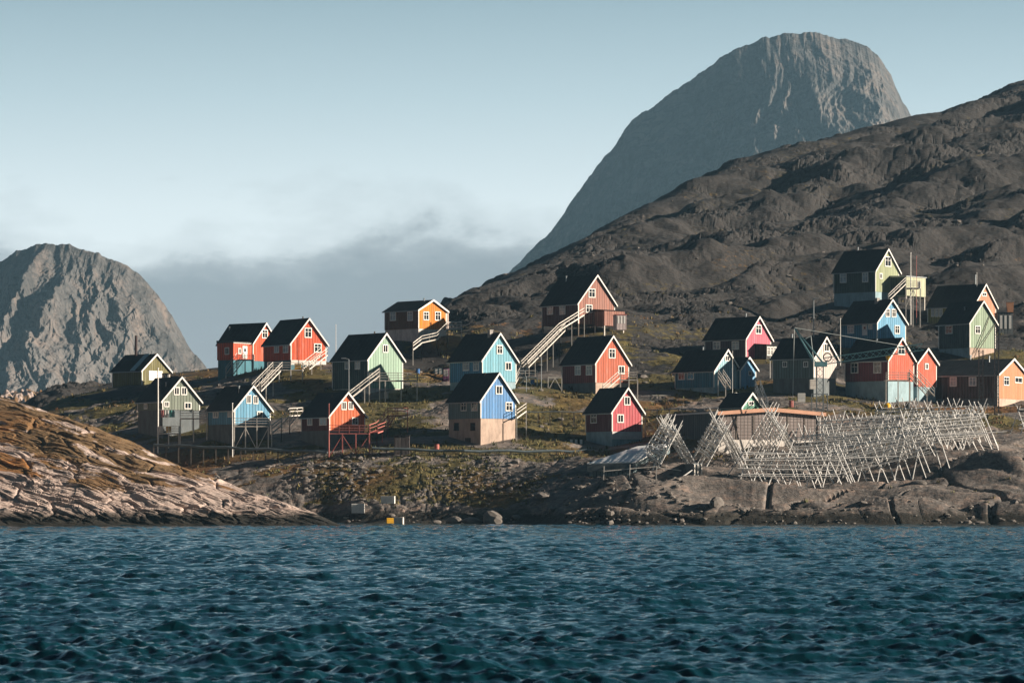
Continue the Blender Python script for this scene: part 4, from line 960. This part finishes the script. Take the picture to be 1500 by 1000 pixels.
# washing on the grey green terrace
for i,(x,c) in enumerate([(236,(.5,.2,.2)),(239,(.65,.65,.62)),(243,(.7,.7,.68)),(248,(.12,.4,.36)),(252,(.15,.3,.33))]):
    a=W(x,600,461.6); root=empty('laundry',a,0,['red shirt','white towel','white shirt','green shirt','teal cloth'][i]+' hanging on the grey green house terrace','laundry','washing on the line'); m_=MB()
    for k in range(4):
        y0=.05*math.sin(k*1.7); y1=.05*math.sin((k+1)*1.7); m_.quad((k*.09,y0,-1.0-.05*(k%2)),((k+1)*.09,y1,-1.0),((k+1)*.09,y1*.3,0),(k*.09,y0*.3,0))
    sm_=m_.build('cloth',plain('cloth_%d'%i,c,.9),root); mod=sm_.modifiers.new('t','SOLIDIFY'); mod.thickness=.02
m_=MB(); m_.tube(W(232,600,461.6),W(262,600,461.6),.02,.02,5); r_=m_.build('clothes_line','white'); tag(r_,'clothes line stretched over the grey green house terrace','clothes line')
for i,(x,mt,lb) in enumerate([(233.5,'white','white barrel'),(245,'yellow','yellow barrel')]):
    a=W(x+2,633,462.8); root=empty('barrel',a,0,lb+' on the lower terrace of the grey green house','barrel'); m_=MB(); m_.tube((0,0,0),(0,0,.75),.36,.36,12); m_.build('drum',mt,root); m_=MB(); m_.tube((0,0,.75),(0,0,.8),.38,.38,12); m_.build('lid',mt,root)
# ------------------------------------------------------------ pipes along the slope
def pipe(label,pts,r=.17,mat='pipe',lift=.35):
    Q=[]
    for (px,py,Y) in pts: p=W(px,py,Y); Q.append(Vector((p.x,p.y,max(p.z,ground(p.x,p.y)+lift))))
    root=empty('insulated_pipe',Q[0],0,label,'pipe'); m_=MB()
    for a,b in zip(Q[:-1],Q[1:]): m_.tube(a,b,r,r,8)
    m_.build('pipe_run',mat,root,world=True,smooth=False)
    for a in Q: m_=MB(); m_.beam(a,(a.x,a.y,ground(a.x,a.y)-.3),.14); m_.build('pipe_support','woodd',root,world=True)
def ptsline(a,b,n=12,jit=1.0):
    o=[]
    for i in range(n+1):
        t=i/n; o.append((a[0]+(b[0]-a[0])*t,a[1]+(b[1]-a[1])*t+jit*math.sin(i*1.9),a[2]+(b[2]-a[2])*t))
    return o
pipe('long grey pipe running below the front houses to the boat shed',ptsline((545,656,444),(650,660,443),5,.6)+ptsline((680,660,442),(860,661,444),8,1.0))
pipe('grey pipe running under the sky blue house to the vermilion one',ptsline((225,651,456),(480,662,446),14,1.0))
pipe('thin pale pipe crossing the slope above the pink house',ptsline((771,603,462),(858,603,462),5,.5),.07,'metal',.5)
pipe('pale roof-level pipe running toward the warehouse from the pink house',ptsline((945,600,455),(1052,598,448),6,.5),.06,'metal',.6)
# ------------------------------------------------------------ fish racks
rk=random.Random(11)
def rack(label,pa,pb,nf,hgt,spread=1.7,rails=9,lean=.55,fish=True):
    a=Vector(((pa[0]-CX)/F*pa[1],pa[1],0)); b=Vector(((pb[0]-CX)/F*pb[1],pb[1],0)); a.z=ground(a.x,a.y); b.z=ground(b.x,b.y)
    root=empty('fish_drying_rack',a,0,label,'fish rack','wooden fish drying racks'); d=b-a; ax=Vector((d.x,d.y,0)).normalized(); nn=Vector((-ax.y,ax.x,0))
    tops=[]
    for i in range(nf):
        ls=1 if (i*7919+nf)%3 else -1
        p=a.lerp(b,(i+rk.uniform(-.2,.2))/(nf-1)); p.z=ground(p.x,p.y)
        for sg in (-1,1):
            q=p+nn*sg*spread*rk.uniform(.8,1.1)+ax*sg*-lean*ls*rk.uniform(.8,1.2); q.z=ground(q.x,q.y)-.1
            t=p+Vector((0,0,hgt*rk.uniform(.86,.96)))
            ext=(t-q)*(1+rk.uniform(.14,.3)); m_=MB(); m_.tube(q,q+ext,.075,.055,5); m_.build('pole','pole',root,world=True)
    L_=d.length
    for j in range(rails):
        f=.22+.78*j/(rails-1) if rails>1 else 1
        for sg in (-1,1):
            k0=rk.uniform(-.04,.06); k1=rk.uniform(.94,1.04)
            p=a.lerp(b,k0)+nn*sg*spread*(1-f); q=a.lerp(b,k1)+nn*sg*spread*(1-f)
            p.z=a.lerp(b,k0).z+hgt*f*.93+rk.uniform(-.2,.2); q.z=b.z+hgt*f*.93+rk.uniform(-.2,.2)
            m_=MB(); m_.tube(p,q,.05,.04,5); rl=m_.build('rail','pole',root,world=True)
            if fish and f<.98:
                m_=MB(); nfi=int((q-p).length/.42)
                for i in range(nfi):
                    if rk.random()<.45: continue
                    c=p.lerp(q,(i+rk.uniform(.2,.8))/nfi); l=rk.uniform(.25,.45); w=.06
                    m_.hexa([c+Vector((-w,-.03,-l)),c+Vector((w,-.03,-l)),c+Vector((w,.03,-l)),c+Vector((-w,.03,-l)),c+Vector((-.02,-.03,0)),c+Vector((.02,-.03,0)),c+Vector((.02,.03,0)),c+Vector((-.02,.03,0))])
                if m_.f: o=m_.build('hanging_fish','fish',rl,world=True); o['kind']='stuff'
    return root
rack('fish rack seen end-on, leftmost, beside the white boat shed roof',(992,422),(968,434),10,5.5,2.9,14,.15)
rack('steep end-on fish rack standing above the small grey hut',(1066,421),(1044,434),10,5.3,2.9,13,.15)
rack('end-on fish rack rising before the warehouse middle',(1150,424),(1124,436),9,5.4,3.0,11,.15)
rack('front low fish rack between the grey hut and the bare slab',(1085,417.5),(1235,418),19,4.0,1.5,7,1.4)
rack('fish rack row ending at the warehouse right corner',(1165,424),(1330,423),21,4.3,1.6,8,1.6)
rack('fish rack row nearest to the cracked slab, centre right',(1215,420),(1370,420),18,4.0,1.6,7,1.6)
rack('long dense fish rack row behind, below the dark red house',(1200,432),(1440,431),28,4.4,1.7,9,1.6)
rack('tall bare-topped fish rack below the long brown house',(1285,438),(1425,437),18,4.4,1.7,8,1.7)
rack('rightmost full fish rack with long overhanging rails',(1325,428),(1440,430),15,4.2,1.6,8,1.7)
rack('short fish rack cut by the right picture edge',(1492,440),(1530,440),4,3.4,1.2,5,1.0,False)
# stray poles on the ground
for i,(p0,p1,lb) in enumerate([((1237,671,419),(1317,668,419),'long loose white pole laid along the front fish rack'),((1370,638,426),(1475,632,426),'long loose pole jutting right from the rightmost fish rack'),
   ((990,705,416),(1014,688,417),'loose pole leaning by the small grey hut')]):
    m_=MB(); a=W(*p0); b=W(*p1); root=empty('loose_pole',a,0,lb,'pole'); m_.tube(a,b,.1,.07,6); m_.build('shaft','pole',root,world=True)
# fence by the boat shed
root=empty('rail_fence',W(950,690,419),0,'broken rail fence in front of the leftmost fish rack','fence')
for i,x in enumerate((884,922,961,998)):
    p=W(x,690,419-.3*i); g=ground(p.x,p.y); m_=MB(); m_.beam((p.x,p.y,g-.3),(p.x+.1,p.y,g+1.7),.12); m_.build('post','woodw',root,world=True)
for (x0,x1) in ((884,961),(961,998)):
    p=W(x0,690,418.8);q=W(x1,690,418.8); p.z=ground(p.x,p.y)+1.1;q.z=ground(q.x,q.y)+1.2; m_=MB(); m_.beam(p,q,.08,.1); m_.build('rail','woodw',root,world=True)
# ------------------------------------------------------------ boulders, rubble, tufts
def rockmesh(mb,c,r,rr,squash=.7):
    k=len(mb.v); ph=(1+5**.5)/2
    vs=[(-1,ph,0),(1,ph,0),(-1,-ph,0),(1,-ph,0),(0,-1,ph),(0,1,ph),(0,-1,-ph),(0,1,-ph),(ph,0,-1),(ph,0,1),(-ph,0,-1),(-ph,0,1)]
    sx,sy,sz=rr.uniform(.7,1.3),rr.uniform(.7,1.3),rr.uniform(.5,1)*squash; ang=rr.uniform(0,6.28); ca,sa=math.cos(ang),math.sin(ang)
    for v in vs:
        q=rr.uniform(.75,1.2)*r/1.9; x,y,z=v[0]*q*sx,v[1]*q*sy,v[2]*q*sz
        mb.v.append((c[0]+x*ca-y*sa,c[1]+x*sa+y*ca,c[2]+z))
    for f in ((0,11,5),(0,5,1),(0,1,7),(0,7,10),(0,10,11),(1,5,9),(5,11,4),(11,10,2),(10,7,6),(7,1,8),(3,9,4),(3,4,2),(3,2,6),(3,6,8),(3,8,9),(4,9,5),(2,4,11),(6,2,10),(8,6,7),(9,8,1)): mb.f.append(tuple(k+i for i in f))
rr=random.Random(5)
def scatter(n,pxr,Yr,rmin,rmax,mb):
    for i in range(n):
        px=rr.uniform(*pxr); Y=rr.uniform(*Yr)+float(np.interp(px,sh_px,sh_Y)); x=(px-CX)/F*Y; g=ground(x,Y)
        if g<.15: continue
        r=rmin*(rmax/rmin)**(rr.random()**2.2); rockmesh(mb,(x,Y,g+r*.15),r,rr)
mb=MB(); scatter(260,(380,860),(0,20),.15,.6,mb); scatter(250,(640,800),(8,16),.12,.45,mb); scatter(160,(440,540),(6,20),.15,.6,mb); scatter(350,(830,1010),(1,22),.15,.6,mb); scatter(170,(1010,1500),(0,7),.15,.7,mb); scatter(450,(60,1500),(30,110),.15,.6,mb); scatter(90,(700,1500),(110,400),.3,1.1,mb)
ru=mb.build('rubble','stone'); tag(ru,'scattered grey and tan stones over the slopes and cove','rubble',None,'stuff')
for i,(px,py,Y,r,lb) in enumerate([(572,735,427,1.0,'brown boulder under the big bright white crate'),(690,760,421,1.5,'pinkish boulder at the cove waterline, left of the flat slab'),(722,763,420,2.2,'flat tan slab boulder at the waterline of the cove'),
   (664,758,421,1.2,'round grey boulder at the cove waterline'),(1050,730,409,1.5,'dark boulder at the foot of the right shore'),(1345,690,416,1.3,'pale boulder on the smooth right slabs'),
   (640,765,419,.9,'small dark red boulder in the cove water edge'),(795,715,424,1.4,'grey boulder on the slope right of the cove')]):
    m_=MB(); a=W(px,py,Y); g=max(ground(a.x,a.y),.1); rockmesh(m_,(0,0,0),r,rr,.8)
    o=m_.build('boulder',M['stone']); o.location=(a.x,a.y,g+r*.2); sd=o.modifiers.new('s','SUBSURF'); sd.levels=sd.render_levels=1; tag(o,lb,'boulder','boulders in the cove')
# grass and heath tufts
m,nt,b=newmat('tuft_blades'); at=nt.nodes.new('ShaderNodeAttribute'); at.attribute_name='tone'
nt.links.new(ramp(nt,at.outputs['Fac'],[(0,(.03,.035,.014)),(.4,(.09,.09,.028)),(.7,(.17,.13,.045)),(1,(.16,.07,.03))]),b.inputs['Base Color']); b.inputs['Roughness'].default_value=.9
nprng=np.random.RandomState(8); cand=60000
ii=nprng.randint(0,int(nr*.75),cand); jj=nprng.randint(0,nc,cand); dens=veg[ii,jj]*(Z[ii,jj]>1.5)
keep=(nprng.rand(cand)<dens*(.35+.65*cb[ii,jj]))&(XX[ii,jj]>-75)&(YY[ii,jj]<600); ii=ii[keep][:14000]; jj=jj[keep][:14000]
V=[];Fc=[];tone=[]
for i,j in zip(ii,jj):
    x,y,z=XX[i,j],YY[i,j],Z[i,j]; tn=min(1,max(0,.45+.45*float(vn[i,j])+nprng.uniform(-.25,.25))); sc_=nprng.uniform(.15,.5)
    for k in range(6):
        a=nprng.uniform(0,6.28); dx,dy=math.cos(a),math.sin(a); w=.10*sc_/.4; l=sc_*nprng.uniform(.6,1.2); ox,oy=nprng.uniform(-.3,.3,2); q=len(V)
        V+= [(x+ox-dy*w,y+oy+dx*w,z-.05),(x+ox+dy*w,y+oy-dx*w,z-.05),(x+ox+dx*l*.5,y+oy+dy*l*.5,z+l)]; Fc.append((q,q+1,q+2)); tone+=[tn]*3
me=bpy.data.meshes.new('grass'); me.from_pydata(V,[],Fc); at_=me.attributes.new('tone','FLOAT','POINT'); at_.data.foreach_set('value',np.array(tone,dtype=np.float32)); me.materials.append(m)
o=bpy.data.objects.new('grass',me); COL.objects.link(o); tag(o,'olive and rust heath tufts growing between the rocks','grass',None,'stuff')
# ------------------------------------------------------------ haze
m=bpy.data.materials.new('haze_air'); m.use_nodes=True; nt=m.node_tree; nt.nodes.clear(); out=nt.nodes.new('ShaderNodeOutputMaterial'); pv=nt.nodes.new('ShaderNodeVolumePrincipled')
pv.inputs['Color'].default_value=(.42,.74,1,1); pv.inputs['Density'].default_value=.00006; pv.inputs['Anisotropy'].default_value=.1; nt.links.new(pv.outputs[0],out.inputs['Volume'])
mb=MB(); mb.box(-900,900,-40,4600,-18,640); o=mb.build('haze',m); tag(o,kind='stuff'); o['label']='thin blue air haze'; o['category']='haze'
# ------------------------------------------------------------ world
w=bpy.data.worlds.new('World'); SC.world=w; w.use_nodes=True; nt=w.node_tree; bg=nt.nodes['Background']
st=nt.nodes.new('ShaderNodeTexSky'); st.sky_type='NISHITA'; st.sun_disc=False; st.sun_elevation=R(SUN_EL); st.sun_rotation=R(90+SUN_A); st.altitude=0; st.air_density=1.0; st.dust_density=1.0; st.ozone_density=1.5
tc=nt.nodes.new('ShaderNodeTexCoord'); sp=nt.nodes.new('ShaderNodeSeparateXYZ'); nt.links.new(tc.outputs['Generated'],sp.inputs[0])
el=sp.outputs[2]
n1=noise(nt,mapping(nt,tc.outputs['Generated'],(1,1,2.4)),7,6,.55,.2); n2=noise(nt,mapping(nt,tc.outputs['Generated'],(1,1,2.0)),28,6,.6,.3)
e2=mth(nt,'ADD',el,mth(nt,'MULTIPLY',mth(nt,'SUBTRACT',n1,.5),-.085)); e2=mth(nt,'ADD',e2,mth(nt,'MULTIPLY',mth(nt,'SUBTRACT',n2,.5),-.022))
bank=ramp(nt,mth(nt,'MULTIPLY',e2,5),[(.345,1),(.368,.9),(.39,.4),(.43,0)])
skyc=mix(nt,1.0,st.outputs[0],(.86,1.0,1.02),'MULTIPLY')
skyc=mix(nt,1.0,skyc,(.17,.3,.36),'MULTIPLY')
low_=ramp(nt,mth(nt,'MULTIPLY',el,5),[(.3,(4.25,4.6,4.7)),(.42,(3.75,4.2,4.35)),(.58,(2.5,3.1,3.35)),(.74,(1.45,2.0,2.3)),(1,(.85,1.65,2.0))])
veil=ramp(nt,el,[(.0,1),(.15,1),(.3,.35),(.6,0)])
skyc=mix(nt,veil,skyc,low_)
fogs=ramp(nt,mth(nt,'MULTIPLY',e2,5),[(0,(1.75,1.95,2.1)),(.2,(1.6,1.82,1.98)),(.33,(1.5,1.75,1.92)),(.4,(2.2,2.45,2.6))])
col=mix(nt,bank,skyc,fogs)
back=ramp(nt,mth(nt,'ADD',mth(nt,'MULTIPLY',sp.outputs[1],.5),.5),[(.25,.24),(.8,.42),(.9,1)])
col=mix(nt,1.0,col,back,'MULTIPLY')
nt.links.new(col,bg.inputs[0]); bg.inputs[1].default_value=.1
# ------------------------------------------------------------ sun
sl=bpy.data.lights.new('sun','SUN'); sl.energy=5.0; sl.angle=R(.5); sl.color=(1,.86,.7); so=bpy.data.objects.new('sun',sl); COL.objects.link(so)
e,a=R(SUN_EL),R(SUN_A); S=Vector((math.cos(e)*math.cos(a),-math.cos(e)*math.sin(a),math.sin(e))); so.rotation_euler=S.to_track_quat('Z','Y').to_euler()
# ------------------------------------------------------------ camera
cam=bpy.data.cameras.new('camera'); co=bpy.data.objects.new('camera',cam); COL.objects.link(co); SC.camera=co
co.location=(0,0,CH); cam.sensor_width=36; cam.lens=36*F/1500; co.rotation_euler=(R(90),0,0); cam.shift_y=(HY-500)/1500.0; cam.clip_end=20000; cam.clip_start=1
cam.dof.use_dof=True; cam.dof.focus_distance=470; cam.dof.aperture_fstop=3.5
SC.view_settings.view_transform='Standard'; SC.view_settings.look='None'; SC.view_settings.exposure=1.15; SC.view_settings.gamma=1
SC.cycles.max_bounces=5; SC.cycles.volume_bounces=0
